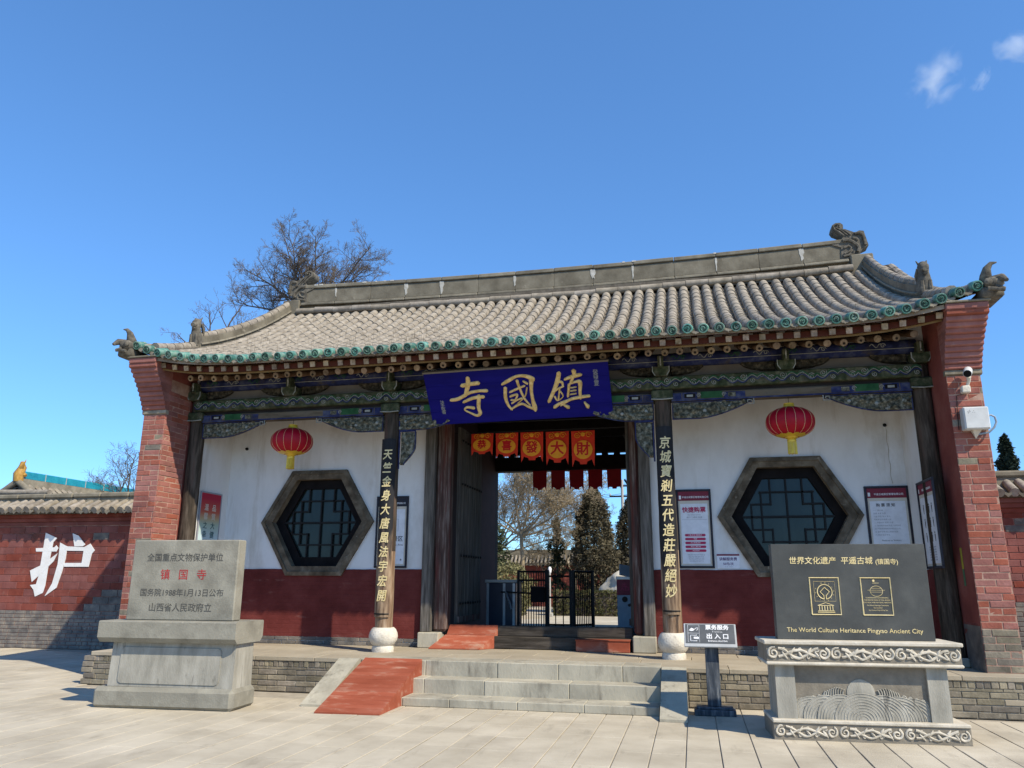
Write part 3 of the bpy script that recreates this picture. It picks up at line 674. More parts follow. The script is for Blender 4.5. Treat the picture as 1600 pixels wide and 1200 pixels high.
for i in range(40):                             # rear slope and the underside
    for j in range(12):
        a, b = 3.4 + 4.7 * j / 12, 3.4 + 4.7 * (j + 1) / 12
        roofb.add([rs(xs[i], a), rs(xs[i + 1], a), rs(xs[i + 1], b), rs(xs[i], b)], [(0, 1, 2, 3)], 1)
    for j in range(10):
        a, b = -1.12 + 4.52 * j / 10, -1.12 + 4.52 * (j + 1) / 10
        roofb.add([rs(xs[i], a, -.05), rs(xs[i + 1], a, -.05), rs(xs[i + 1], b, -.05), rs(xs[i], b, -.05)], [(0, 1, 2, 3)], 1)
roof = roofb.build('roof', [M_pan, M_tile], gate, fix=False)
# barrel tiles
LT = (YT + 1.2) / NS
def barrel(L):
    b = B(); n = 7; vs = []
    for (y, r) in ((-.006, .0895), (.04, .0885), (L * 1.10, .0845)):
        for k in range(n + 1):
            th = math.pi * k / n; vs.append((-r * math.cos(th), y, r * math.sin(th) * 1.02))
    fs = [(i * (n + 1) + k, i * (n + 1) + k + 1, (i + 1) * (n + 1) + k + 1, (i + 1) * (n + 1) + k) for i in range(2) for k in range(n)]
    fs.append(tuple(range(n, -1, -1)))
    return b.add(vs, fs)
bt = barrel(LT); bt_me = [barrel(LT).mesh('barrel_tile', M_tile, smooth=40, fix=False) for _ in range(1)]
def roof_frame(x, y, dz=0):
    e = .02; tx = Vector((2 * e, 0, rz(x + e, y) - rz(x - e, y))).normalized(); ty = Vector((0, 2 * e, rz(x, y + e) - rz(x, y - e))).normalized()
    tz = tx.cross(ty).normalized(); ty = tz.cross(tx)
    m = Matrix.Identity(4)
    for k in range(3): m[k][0] = tx[k]; m[k][1] = ty[k]; m[k][2] = tz[k]
    m.translation = Vector((x, y, rz(x, y) + dz)); return m
spots = []
C0 = cam.matrix_world.translation
for i in range(nrow):
    for j in range(NS):
        x = X0 + i * DX; y = ys[j] + (0 if j else .12)
        spots.append(((Vector((x, y, 6)) - C0).length - .012 * 0, x, y))
spots.sort()
far = B()
for n, (d, x, y) in enumerate(spots):
    M = roof_frame(x, y, .012) @ Matrix.Rotation(R.uniform(-.022, .022), 4, 'Z') @ Matrix.Translation((R.uniform(-.005, .005), 0, R.uniform(-.003, .003)))
    if n < 300: put('barrel_tile', bt_me[0], roof, M)
    else: far.add([M @ Vector(v) for v in bt.v], bt.f)
tag(far.build('barrel_tiles', M_tile, roof, smooth=40, fix=False), kind='stuff')
disc_b = B().lathe([(.060, -.016), (.076, -.016), (.084, -.006), (.084, .20), (.066, .215)], 20, (0, 0, 0), 'Y', 0, (0, 1))
disc_b.lathe([(.004, -.004), (.058, -.004), (.060, -.0155)], 20, (0, 0, 0), 'Y', 1, (1, 0))
disc_b.tube([(.026 * math.cos(q * .62) * (1 + .05 * q), -.008, .026 * math.sin(q * .62) * (1 + .05 * q)) for q in range(9)], [.009] * 8 + [.004], 5, 0)
disc_b.tube([(.012 * math.cos(2 + q * .8), -.009, .014 * math.sin(2 + q * .8)) for q in range(4)], .007, 5, 0)
for k in range(3): disc_b.tube([(.050 * math.cos(k * 2.1), -.008, .050 * math.sin(k * 2.1)), (.040 * math.cos(k * 2.1 + .5), -.008, .040 * math.sin(k * 2.1 + .5))], .006, 5, 0)
disc_b.v = [(x * .88, y, z * .88) for x, y, z in disc_b.v]
disc = disc_b.mesh('eave_disc', [M_glaze, M_glazd], smooth=35)
dripm = B().prism([(-.06, .02), (-.06, -.012), (-.032, -.034), (-.014, -.036), (0, -.052), (.014, -.036), (.032, -.034), (.06, -.012), (.06, .02), (0, .0)], fr((0, 0, 0), (1, 0, 0), (0, 0, 1)), .012, back=-.02).mesh('drip_tile', M_drip)
for i in range(nrow):
    x = X0 + i * DX; M = roof_frame(x, -1.2, .05)
    put('eave_disc', disc, roof, Matrix.Translation((x + R.uniform(-.008, .008), -1.215 + R.uniform(-.015, .015), rz(x, -1.2) + .045 + R.uniform(-.008, .006))) @ Matrix.Rotation(R.uniform(-.12, .12), 4, 'Z') @ Matrix.Rotation(.28, 4, 'X') @ Matrix.Rotation(R.uniform(-3, 3), 4, 'Y'))
    if i < nrow - 1:
        xm = x + DX / 2; put('drip_tile', dripm, roof, Matrix.Translation((xm + R.uniform(-.01, .01), -1.19, rz(xm, -1.2) + .01 + R.uniform(-.008, .008))) @ Matrix.Rotation(-.25, 4, 'X') @ Matrix.Rotation(R.uniform(-.1, .1), 4, 'Y'))
# main ridge
rg = B()
def rzr(x): return .10 * (abs(x) / 6) ** 2
for i in range(24):
    xa, xb = -6.05 + i * 12.1 / 24, -6.05 + (i + 1) * 12.1 / 24; za, zb = rzr(xa), rzr(xb)
    rg.add([(xa, 3.27, 7.2 + za), (xb, 3.27, 7.2 + zb), (xb, 3.27, 8.1 + zb), (xa, 3.27, 8.1 + za), (xa, 3.53, 7.2 + za), (xb, 3.53, 7.2 + zb), (xb, 3.53, 8.1 + zb), (xa, 3.53, 8.1 + za)], [(0, 1, 2, 3), (4, 7, 6, 5), (3, 2, 6, 7)])
ridge = rg.build('main_ridge', M_ridge, gate)
ncut = 14
for k in range(ncut):
    xa, xb = -5.95 + k * 11.9 / ncut, -5.95 + (k + 1) * 11.9 / ncut; q = rzr((xa + xb) / 2); t_ = Matrix.Rotation(-math.atan((rzr(xb) - rzr(xa)) / (xb - xa)), 4, 'Y')
    o = B().cham(-(xb - xa) / 2 + .0025, (xb - xa) / 2 - .0025, -.03, 0, -.17, .15, .004).build('ridge_panel', M_ridge, ridge); o.matrix_basis = Matrix.Translation(((xa + xb) / 2, 3.27, 7.92 + q)) @ t_
    o = B().cham(-(xb - xa) / 2 + .004, (xb - xa) / 2 - .004, -.06, .32, -.04, .045, .012).build('ridge_cap', M_copg, ridge); o.matrix_basis = Matrix.Translation(((xa + xb) / 2, 3.27, 8.125 + q + R.uniform(-.006, .006))) @ t_
    o = B().cham(-(xb - xa) / 2 + .004, (xb - xa) / 2 - .004, -.10, 0, -.03, .03, .012).build('ridge_moulding', M_copg, ridge); o.matrix_basis = Matrix.Translation(((xa + xb) / 2, 3.262, 7.69 + q)) @ t_
for k in range(26):
    xa = -6.0 + k * 12.0 / 26; xb = xa + 12.0 / 26; w_ = R.uniform(-.012, .012)
    B().tube([(xa, 3.13, 7.50 + rzr(xa) + w_), (xb - .008, 3.13, 7.50 + rzr(xb) + w_ * .5)], [.075, .068], 10).build('ridge_roll', M_tile, ridge, smooth=40)
B().box(-6.0, 6.0, 3.14, 3.262, 7.44, 7.655).build('ridge_bed', M_pan, ridge)
for k in (1, 3, 4, 6, 8, 9, 11, 13):        # lime run-off at some joints of the ridge
    x = -5.95 + k * 11.9 / ncut + R.uniform(-.02, .02); hgt = R.uniform(.18, .34); w_ = R.uniform(.02, .06)
    poly = [(-w_, .17), (w_ * .8, .17), (w_ * 1.1, .08), (w_ * .5, .02), (w_ * .7, -.05), (w_ * .2, .17 - hgt), (-w_ * .3, .15 - hgt), (-w_ * .5, 0), (-w_ * .9, .06)]
    B().prism(poly, fr((x, 3.237, 7.90 + rzr(x)), (1, 0, 0), (0, 0, 1)), .004, back=-.01).build('lime_streak', M_lime2, ridge)
for k in range(9):
    x = R.uniform(-5.8, 5.8); B().cham(x - R.uniform(.01, .05), x + R.uniform(.01, .05), 3.203, 3.27 + R.uniform(0, .1), 8.14 + rzr(x), 8.172 + rzr(x) + R.uniform(0, .006), .004).build('lime_patch', M_lime2, ridge)
# verge ridges
for sx in (-1, 1):
    a_, b_ = sorted((sx * 5.98, sx * 6.40)); B().cham(a_, b_, 3.16, 3.56, 7.25, 7.80 + rzr(6), .02).build('ridge_end_block', M_ridge, ridge)
    X = sx * 6.29; b = B(); top = []; 
    yy = [3.25 - i * .27 for i in range(13)]
    vs = []
    for y in yy:
        z = rz(X, y); h = .335 if y > .2 else .335
        vs += [(X - .10, y, z - .05), (X + .10, y, z - .05), (X + .10, y, z + h - .06), (X - .10, y, z + h - .06)]; top.append((X, y, z + h - .045))
    fs = [(i * 4 + j, i * 4 + (j + 1) % 4, i * 4 + 4 + (j + 1) % 4, i * 4 + 4 + j) for i in range(len(yy) - 1) for j in range(4)] + [(0, 1, 2, 3), tuple(len(vs) - 4 + j for j in (3, 2, 1, 0))]
    v = b.add(vs, fs).build('verge_ridge', M_ridge, gate)
    for i in range(len(top) - 1):
        B().tube([top[i], Vector(top[i]).lerp(Vector(top[i + 1]), .97)], [.070, .078], 9).build('verge_cap', M_tile, v, smooth=40)
        for s2 in (-1, 1):
            p, q = Vector(top[i]), Vector(top[i + 1]); o_ = Vector((s2 * .112, 0, -.16))
            B().tube([p + o_, p.lerp(q, .96) + o_], .022, 6).build('verge_moulding', M_copg, v)
    yy = [.02 - i * .22 for i in range(6)]
    low = [(X, y, rz(X, y) + .10 - (.0 if y > -.9 else 0)) for y in yy]
    for i in range(5): B().tube([low[i], Vector(low[i]).lerp(Vector(low[i + 1]), .97)], [.080, .088], 9).build('verge_cap', M_tile, v, smooth=40)
    # outermost verge rolls over the gable
    for k in range(16):
        y = -1.1 + k * .27; B().tube([(sx * 6.70, y, rz(6.6, y) + .03), (sx * 6.70, y + .255, rz(6.6, y + .255) + .03)], [.075, .068], 8).build('verge_tile', M_tile, v, smooth=40)
    # seated beast
    bst = B(); z0 = rz(X, -.02) + .10
    bst.tube([(X, .06, z0), (X, .04, z0 + .12), (X, .0, z0 + .24), (X, -.02, z0 + .36), (X, -.02, z0 + .47), (X, -.01, z0 + .53)], [.10, .12, .10, .075, .085, .05], 10)
    bst.tube([(X, -.05, z0 + .41), (X, -.14, z0 + .39)], [.065, .045], 8); bst.tube([(X, -.05, z0 + .35), (X, -.12, z0 + .325)], [.04, .03], 6)
    for s2 in (-1, 1):
        bst.tube([(X + s2 * .06, -.06, z0), (X + s2 * .055, -.07, z0 + .22)], [.035, .03], 6); bst.tube([(X + s2 * .05, .0, z0 + .50), (X + s2 * .075, .03, z0 + .58)], [.022, .008], 5)
        bst.tube([(X + s2 * .05, .05, z0 + .46), (X + s2 * .07, .10, z0 + .36), (X + s2 * .06, .12, z0 + .24)], [.03, .035, .02], 5)
    bst.build('ridge_beast', M_orn, gate, smooth=40)
    # dragon-tail ridge end
    pr = [(380, 960), (400, 720), (240, 655), (300, 615), (420, 570), (440, 515), (380, 445), (300, 400), (268, 340), (285, 275), (345, 238), (420, 240), (465, 280), (468, 335), (430, 350), (500, 375), (600, 425), (650, 455), (730, 420), (800, 435), (825, 560), (855, 720), (760, 760), (700, 860), (620, 930)]
    pts = [((u - 560) * .00112, (960 - v_) * .00112) for u, v_ in pr]
    if sx < 0: pts = [(-u, w) for u, w in pts][::-1]
    M = fr((sx * 6.02, 3.22, 7.72 + rzr(6)), (1, 0, 0), (0, 0, 1))
    ch = B().prism(pts, M, .0, back=-.30)
    P = lambda u, v_, w=.012: M @ Vector((sx * (u - 560) * .00112, (960 - v_) * .00112, w))
    for path, r in (([(460, 510), (380, 420), (310, 370), (300, 300), (360, 265), (420, 290), (400, 325)], .02), ([(520, 500), (430, 400), (350, 340), (380, 300)], .014), ([(580, 500), (500, 420), (420, 370)], .016),
                    ([(430, 600), (520, 590), (600, 640), (660, 700), (690, 760), (660, 830)], .035), ([(440, 740), (520, 700), (560, 740), (540, 800), (440, 850)], .022), ([(640, 480), (720, 470), (780, 520), (790, 620), (800, 710)], .03), ([(420, 900), (520, 880), (590, 860), (600, 810)], .025), ([(600, 560), (660, 570), (680, 610)], .025)):
        ch.tube([P(*q) for q in path], r, 6)
    ch.build('ridge_dragon', M_orn, gate, smooth=50)
    # upturned eave end over the brick pillar
    xo = sx * 6.74
    en = B().cham(xo - .15, xo + .13, -1.26, -.75, 5.306, 5.46, .03); en.cham(xo - .09, xo + .13, -1.34, -.95, 5.42, 5.58, .05)
    en.tube([(xo - sx * .04, -1.10, 5.52), (xo - sx * .05, -1.20, 5.63), (xo - sx * .03, -1.22, 5.73), (xo + sx * .02, -1.24, 5.79), (xo + sx * .09, -1.24, 5.80)], [.09, .075, .05, .03, .010], 8)
    en.tube([(xo + sx * .02, -1.2, 5.55), (xo + sx * .10, -1.32, 5.55), (xo + sx * .12, -1.40, 5.48)], [.07, .055, .025], 7)
    en.tube([(xo + sx * .02, -1.3, 5.42), (xo + sx * .10, -1.36, 5.38)], [.05, .02], 7)
    en.tube([(xo - .1, -1.34, 5.40), (xo + .1, -1.35, 5.37)], .028, 6)
    en.lathe([(.03, 0), (.05, .02), (.045, .05)], 12, (xo - sx * .08, -1.36, 5.50), 'Y')
    en.build('eave_horn', M_orn, gate, smooth=50)
wd = B()
for k in range(420):
    x = R.uniform(-6, 6); x = x if R.random() < .5 else R.uniform(-6, 1); y = R.uniform(-1.1, 1.6) if R.random() < .7 else R.uniform(-1, 3)
    i = round((x - X0) / DX - .5); x = X0 + (i + .5) * DX + R.uniform(-.04, .04); h = R.uniform(.06, .26); z = rz(x, y)
    wd.tube([(x, y, z), (x + R.uniform(-.03, .03), y + R.uniform(-.03, .03), z + h)], [.004, .0015], 3)
tag(wd.build('dry_weeds', M_weed, fix=False), 'thin dry weeds sprouting between the roof tiles', 'weeds', kind='stuff')
# ------------------------------------------------------------------ name plaque
tl, tr, br_, bl_ = Vector((-1.553, -.60, 4.848)), Vector((1.467, -.60, 4.896)), Vector((1.502, -.05, 4.168)), Vector((-1.50, -.05, 4.136))
pc = (tl + tr + br_ + bl_) / 4; U = ((tr - tl) + (br_ - bl_)).normalized(); V = ((tl - bl_) + (tr - br_)); V = (V - U * V.dot(U)).normalized()
PW, PH = 3.02, .93
plaque = thing('name_plaque', (0, 0, 0), 'blue wooden name plaque with gold characters hung tilted over the gate opening', 'plaque')
plaque.matrix_basis = fr(pc, U, V)
for k in range(4):
    z0 = -PH / 2 + k * PH / 4
    B().cham(-PW / 2, PW / 2, z0 + .0007, z0 + PH / 4 - .0007, -.045, 0, .003).build('plank', M_blue, plaque)
B().box(-PW / 2 - .012, PW / 2 + .012, PH / 2 + .001, PH / 2 + .03, -.05, .012).build('top_edge', M_panelbr, plaque)
B().tube([(-1.2, PH / 2 - .06, -.05), (-1.2, PH / 2 - .12, -.62)], .01, 5).tube([(1.2, PH / 2 - .06, -.05), (1.2, PH / 2 - .12, -.62)], .01, 5).build('hanger', M_iron, plaque)
GLYPH = {'temple': [[(-0.773, 0.353, 0.064), (-0.786, 0.23, 0.081), (-0.868, 0.031, 0.055)], [(-0.889, 0.218, 0.072), (-0.762, 0.235, 0.068), (-0.605, 0.247, 0.072)], [(-1.118, -0.026, 0.059), (-0.988, -0.01, 0.064), (-0.806, 0.076, 0.055), (-0.643, 0.106, 0.051), (-0.49, 0.102, 0.064)], [(-0.911, -0.076, 0.047), (-0.741, -0.014, 0.059), (-0.56, -0.001, 0.064)], [(-0.634, 0.021, 0.072), (-0.673, -0.178, 0.064), (-0.664, -0.291, 0.064), (-0.724, -0.331, 0.051), (-0.813, -0.283, 0.034), (-0.913, -0.214, 0.03), (-0.863, -0.171, 0.042), (-0.755, -0.193, 0.059)]], 'nation': [[(-0.176, 0.133, 0.059), (-0.197, -0.037, 0.059), (-0.17, -0.184, 0.047), (-0.117, -0.261, 0.034)], [(-0.219, 0.196, 0.042), (-0.111, 0.251, 0.064), (0.03, 0.316, 0.051), (0.155, 0.318, 0.059), (0.251, 0.281, 0.076), (0.295, 0.244, 0.085)], [(0.268, 0.246, 0.081), (0.243, 0.052, 0.055), (0.246, -0.114, 0.059), (0.259, -0.235, 0.081), (0.265, -0.296, 0.059)], [(-0.137, -0.255, 0.03), (0.01, -0.176, 0.047), (0.085, -0.176, 0.042), (0.17, -0.234, 0.047), (0.268, -0.279, 0.055)], [(-0.108, 0.052, 0.038), (0.026, 0.104, 0.042), (0.145, 0.147, 0.038)], [(0.032, 0.247, 0.051), (0.059, 0.107, 0.042), (0.115, -0.081, 0.038), (0.19, -0.197, 0.025)], [(-0.112, -0.023, 0.042), (0.0, 0.003, 0.038), (-0.039, -0.083, 0.03), (-0.111, -0.086, 0.03)], [(-0.102, -0.144, 0.038), (-0.016, -0.097, 0.03), (0.072, -0.064, 0.03)], [(0.179, 0.112, 0.025), (0.129, -0.034, 0.025), (-0.013, -0.16, 0.021)], [(0.133, 0.231, 0.03), (0.193, 0.181, 0.042)]], 'town': [[(0.725, 0.33, 0.068), (0.689, 0.204, 0.076), (0.619, 0.049, 0.064), (0.505, -0.159, 0.055)], [(0.68, 0.177, 0.038), (0.749, 0.168, 0.047), (0.764, 0.108, 0.03)], [(0.602, 0.009, 0.038), (0.692, 0.063, 0.034), (0.772, 0.096, 0.03)], [(0.609, -0.071, 0.034), (0.648, -0.144, 0.025), (0.745, -0.08, 0.021), (0.71, 0.011, 0.03)], [(0.705, 0.055, 0.03), (0.661, -0.14, 0.03)], [(0.588, -0.26, 0.064), (0.68, -0.203, 0.051), (0.854, -0.141, 0.038)], [(0.962, 0.351, 0.076), (0.966, 0.272, 0.064)], [(0.81, 0.213, 0.047), (0.941, 0.252, 0.068), (1.068, 0.275, 0.059)], [(0.958, 0.272, 0.051), (0.897, 0.155, 0.047)], [(0.865, 0.123, 0.047), (0.822, -0.085, 0.038)], [(0.874, 0.132, 0.038), (0.978, 0.16, 0.042), (1.039, 0.144, 0.072), (1.024, -0.025, 0.051), (1.022, -0.128, 0.051)], [(0.884, 0.063, 0.025), (0.973, 0.07, 0.025)], [(0.876, 0.009, 0.025), (0.965, 0.014, 0.025)], [(0.863, -0.051, 0.025), (0.961, -0.041, 0.025)], [(0.696, -0.233, 0.038), (0.854, -0.141, 0.051), (1.04, -0.109, 0.055), (1.166, -0.098, 0.051)], [(0.739, -0.226, 0.038), (0.809, -0.278, 0.064)], [(1.076, -0.202, 0.03), (1.123, -0.283, 0.072)]]}
def cr(pts, n=6):
    out = []; k = len(pts)
    for i in range(k - 1):
        p0, p1, p2, p3 = pts[max(i - 1, 0)], pts[i], pts[i + 1], pts[min(i + 2, k - 1)]
        for j in range(n):
            t = j / n; out.append(tuple(.5 * ((2 * p1[c]) + (-p0[c] + p2[c]) * t + (2 * p0[c] - 5 * p1[c] + 4 * p2[c] - p3[c]) * t * t + (-p0[c] + 3 * p1[c] - 3 * p2[c] + p3[c]) * t ** 3) for c in range(3)))
    out.append(tuple(pts[-1])); return out
def brush(b, stroke, h=.012, wk=1.0):
    p = cr(stroke); k = len(p); vs = []
    d0 = Vector((p[0][0] - p[1][0], p[0][1] - p[1][1])).normalized(); d1 = Vector((p[-1][0] - p[-2][0], p[-1][1] - p[-2][1])).normalized()
    p = [(p[0][0] + d0.x * p[0][2] * .35, p[0][1] + d0.y * p[0][2] * .35, p[0][2] * .35)] + p + [(p[-1][0] + d1.x * p[-1][2] * .35, p[-1][1] + d1.y * p[-1][2] * .35, p[-1][2] * .35)]
    k = len(p)
    for i in range(k):
        a, c = p[max(i - 1, 0)], p[min(i + 1, k - 1)]; t = Vector((c[0] - a[0], c[1] - a[1]))
        t = t.normalized() if t.length > 1e-6 else Vector((1, 0)); n_ = Vector((-t.y, t.x)); w = max(.004, p[i][2]) * wk / 2
        for (o, hh) in ((-1, 0.0005), (-.72, .75), (0, 1), (.72, .75), (1, 0.0005)): vs.append((p[i][0] + n_.x * o * w, p[i][1] + n_.y * o * w, h * hh))
    fs = [(i * 5 + j, (i + 1) * 5 + j, (i + 1) * 5 + j + 1, i * 5 + j + 1) for i in range(k - 1) for j in range(4)] + [(0, 1, 2, 3, 4), tuple((k - 1) * 5 + j for j in (4, 3, 2, 1, 0))]
    b.add(vs, fs)
for k_ in ('temple', 'nation', 'town'):
    b = B()
    for n, s in enumerate(GLYPH[k_]): brush(b, s, .016 + .0012 * n)
    b.build('gold_character', M_gold, plaque, smooth=60)
text('癸\n酉\n孟\n夏', .085, fr((1.30, .20, .0015), (1, 0, 0), (0, 1, 0)), M_cpale, plaque, lead=.8)
text('沐\n手\n敬\n書', .075, fr((-1.28, -.15, .0015), (1, 0, 0), (0, 1, 0)), M_cpale, plaque, lead=.8)

# ------------------------------------------------------------------ lanterns
def lantern(x, label):
    t = thing('lantern', (x, -.02, 3.94), label, 'lantern', 'red lanterns under the eave')
    b = B(); prof = []
    n = 64; vs = []; zz = [(-.228 + .456 * i / 14) for i in range(15)]
    for z in zz:
        r = .36 * (max(0, 1 - (abs(z) / .240) ** 2.3)) ** .5
        for j in range(n): 
            th = 2 * math.pi * j / n; q = r * (1 - .022 * abs(math.sin(th * 8)) ** .5 * 0 - .02 * (1 - abs(math.sin(th * 8))) ** 3)
            vs.append((q * math.cos(th), q * math.sin(th), z))
    b.add(vs, [(i * n + j, i * n + (j + 1) % n, (i + 1) * n + (j + 1) % n, (i + 1) * n + j) for i in range(14) for j in range(n)] + [tuple(range(n)), tuple(14 * n + j for j in range(n))])
    b.build('lantern_body', M_lant, t, smooth=60)
    for k in range(16):
        th = 2 * math.pi * k / 16 + .1
        B().tube([(.3625 * (max(0, 1 - (abs(z) / .240) ** 2.3)) ** .5 * math.cos(th), .3625 * (max(0, 1 - (abs(z) / .240) ** 2.3)) ** .5 * math.sin(th), z) for z in zz], .0022, 4).build('rib', M_goldt, t)
    B().lathe([(.09, .218), (.095, .232), (.085, .252), (.075, .280), (.08, .292), (.05, .30)], 18).build('top_cap', M_goldl, t, smooth=40)
    sk = B(); n = 40; vs = []
    for (z, e) in ((-.208, 1), (-.218, 0), (-.230, 0)):
        for j in range(n):
            th = 2 * math.pi * j / n; zq = z + (.018 * abs(math.sin(th * 6)) if e else 0); r = .366 * (max(0, 1 - (abs(zq) / .240) ** 2.3)) ** .5 + .004
            vs.append((r * math.cos(th), r * math.sin(th), zq))
    sk.add(vs, [(i * n + j, i * n + (j + 1) % n, (i + 1) * n + (j + 1) % n, (i + 1) * n + j) for i in range(2) for j in range(n)]).build('gold_skirt', M_goldl, t, smooth=60)
    B().lathe([(.10, -.222), (.095, -.238), (.06, -.258), (.07, -.280), (.066, -.30), (.03, -.305)], 18).build('bottom_cap', M_goldl, t, smooth=40)
    f = B()
    for k in range(46):
        th = 2 * math.pi * k / 46; r = .062 * (1 if k % 2 else .8)
        f.tube([(r * math.cos(th), r * math.sin(th), -.30), (r * 1.05 * math.cos(th), r * 1.05 * math.sin(th), -.47 - R.uniform(0, .02))], .006, 4)
    f.build('tassel', M_goldl, t)
    B().tube([(0, 0, .295), (0, 0, .40)], .004, 5).build('cord', M_iron, t)
lantern(-4.13, 'red round lantern hanging before the hexagonal window on the left')
lantern(4.165, 'red round lantern hanging before the hexagonal window on the right')

# ------------------------------------------------------------------ couplet boards on the inner columns
def couplet(x, chars, label, zlo, top, fade):
    m = mat('couplet_black_' + ('a' if x < 0 else 'b'), [(.008, .008, .010), (.02, .019, .021)], 5, .7, .4, 24, stretch=(3, 3, .4))
    nt = m.node_tree; N = nt.nodes; L = nt.links; p = N['Principled BSDF']; src = p.inputs['Base Color'].links[0].from_socket
    g = N.new('ShaderNodeNewGeometry'); sp_ = N.new('ShaderNodeSeparateXYZ'); L.new(g.outputs['Position'], sp_.inputs[0])
    mp = N.new('ShaderNodeMapping'); mp.inputs['Scale'].default_value = (14, 14, 1.6); L.new(g.outputs['Position'], mp.inputs[0])
    nz = N.new('ShaderNodeTexNoise'); nz.inputs['Scale'].default_value = 1.6; nz.inputs['Detail'].default_value = 6; L.new(mp.outputs[0], nz.inputs['Vector'])
    ad = N.new('ShaderNodeMath'); ad.operation = 'MULTIPLY_ADD'; ad.inputs[1].default_value = -1.6; L.new(nz.outputs['Fac'], ad.inputs[0]); L.new(sp_.outputs[2], ad.inputs[2])
    mr = N.new('ShaderNodeMapRange'); mr.inputs[1].default_value = fade + .25 - .8; mr.inputs[2].default_value = fade - .35 - .8; L.new(ad.outputs[0], mr.inputs[0])
    wd_ = N.new('ShaderNodeValToRGB'); wd_.color_ramp.elements[0].color = (.09, .05, .03, 1); wd_.color_ramp.elements[1].color = (.34, .24, .15, 1); wd_.color_ramp.elements[0].position = .35; wd_.color_ramp.elements[1].position = .65
    L.new(nz.outputs['Fac'], wd_.inputs[0])
    mx = N.new('ShaderNodeMix'); mx.data_type = 'RGBA'; L.new(mr.outputs[0], mx.inputs[0]); L.new(src, mx.inputs[6]); L.new(wd_.outputs[0], mx.inputs[7]); L.new(mx.outputs[2], p.inputs['Base Color'])
    t = thing('couplet_board', (x, 0, 0), label, 'couplet board', 'couplet boards on the columns')
    b = B(); n = 12; vs = []
    for z in (zlo, top):
        for r in (.146, .166):
            for k in range(n + 1):
                th = -math.pi / 2 + (k / n - .5) * 1.75; vs.append((r * math.cos(th), r * math.sin(th), z))
    q = n + 1
    fs = []
    for k in range(n):
        fs += [(q + k, q + k + 1, 3 * q + k + 1, 3 * q + k), (k, 2 * q + k, 2 * q + k + 1, k + 1), (k, k + 1, q + k + 1, q + k), (2 * q + k, 3 * q + k, 3 * q + k + 1, 2 * q + k + 1)]
    fs += [(0, q, 3 * q, 2 * q), (n, 2 * q + n, 3 * q + n, q + n)]
    b.add(vs, fs).build('board', m, t, smooth=40)
    B().tube([(.168 * math.cos(-math.pi / 2 + a), .168 * math.sin(-math.pi / 2 + a), zlo + .05) for a in (-.8, -.4, 0, .4, .8)], .012, 5).build('iron_clasp', M_iron, t)
    z1, z0 = 3.62 if x < 0 else 3.66, zlo + .32
    for i, c in enumerate(chars):
        z = z1 + (z0 - z1) * i / (len(chars) - 1)
        text(c, .20 if x > 0 else .19, FRONT(0, -.168, z), M_goldt, t, ext=.001, off=.0035, sx=.86, shear=.16, name='gold_character')
couplet(-CA, '天竺金身大唐風法宇宏開', 'black couplet board with gold characters worn bare near the foot, on the left inner column', 1.02, 3.90, 2.15)
couplet(CA, '京城寶剎五代造莊嚴絕妙', 'black couplet board with gold characters on the inner column beside the entrance signpost', 1.12, 3.93, 1.75)

# ------------------------------------------------------------------ posters
def poster(name, loc, M3, w, h, label, cat, build):
    t = thing(name, (0, 0, 0), label, cat); t.matrix_basis = M3
    build(t, w, h); return t
def framed(t, w, h, title, sub=None, head=M_maroon):
    b = B(); f = .035
    b.cham(-w / 2, w / 2, h - f, h, 0, .03, .004).cham(-w / 2, w / 2, 0, f, 0, .03, .004).cham(-w / 2, -w / 2 + f, f, h - f, 0, .0295, .004).cham(w / 2 - f, w / 2, f, h - f, 0, .0295, .004)
    b.build('frame', M_navy, t)
    B().box(-w / 2 + f, w / 2 - f, f, h - f, .002, .010).build('sheet', M_cream, t)
    B().box(-w / 2 + f, w / 2 - f, h - f - .15, h - f, .0105, .014).build('header', head, t)
    B().box(-w / 2 + f + .03, w / 2 - f - .03, f + .035, h - f - .20, .0105, .013).build('panel', M_paper, t)
    text('平遥古城景区管理有限公司', .036, fr((.03, h - f - .095, .0145), (1, 0, 0), (0, 1, 0)), M_white, t, .0005, .0004)
    B().box(-w / 2 + f + .015, -w / 2 + f + .05, h - f - .125, h - f - .065, .0142, .0155).build('emblem', M_white, t)
def p1(t, w, h):
    framed(t, w, h, '')
    text('快捷购票', .095, fr((0, h - .34, .0135), (1, 0, 0), (0, 1, 0)), M_pink, t, .0006, .003)
    text('Buy tickets quickly', .028, fr((0, h - .415, .0135), (1, 0, 0), (0, 1, 0)), M_inkgrey, t, .0004)
    text('请扫 二维码 购票', .034, fr((0, h - .46, .0135), (1, 0, 0), (0, 1, 0)), M_inkgrey, t, .0004)
    B().box(-.2, .2, h - .495, h - .492, .0133, .0142).build('rule', M_inkgrey, t)
    for k in range(5):
        z = h - .745 - k * .062
        B().prism([(-.145 + .02 * math.cos(a), z + .02 * math.sin(a)) for a in [math.pi / 2 + math.pi * i / 8 for i in range(9)]] + [(.145 + .02 * math.cos(a), z + .02 * math.sin(a)) for a in [-math.pi / 2 + math.pi * i / 8 for i in range(9)]], fr((0, 0, .0132), (1, 0, 0), (0, 1, 0)), .002).build('pink_bar', M_pink, t)
        text(['门票 导览 讲解服务', '购票', '网上购票须知', '景区门票价格', '开放 时间'][k], .026, fr((0, z, .0155), (1, 0, 0), (0, 1, 0)), M_white, t, .0004)
    for k in range(4): text('电话 网站 购票 服务 投诉 咨询'[: 16 - k], .022, fr((0, h - 1.06 - k * .033, .0135), (1, 0, 0), (0, 1, 0)), M_inkgrey, t, .0003)
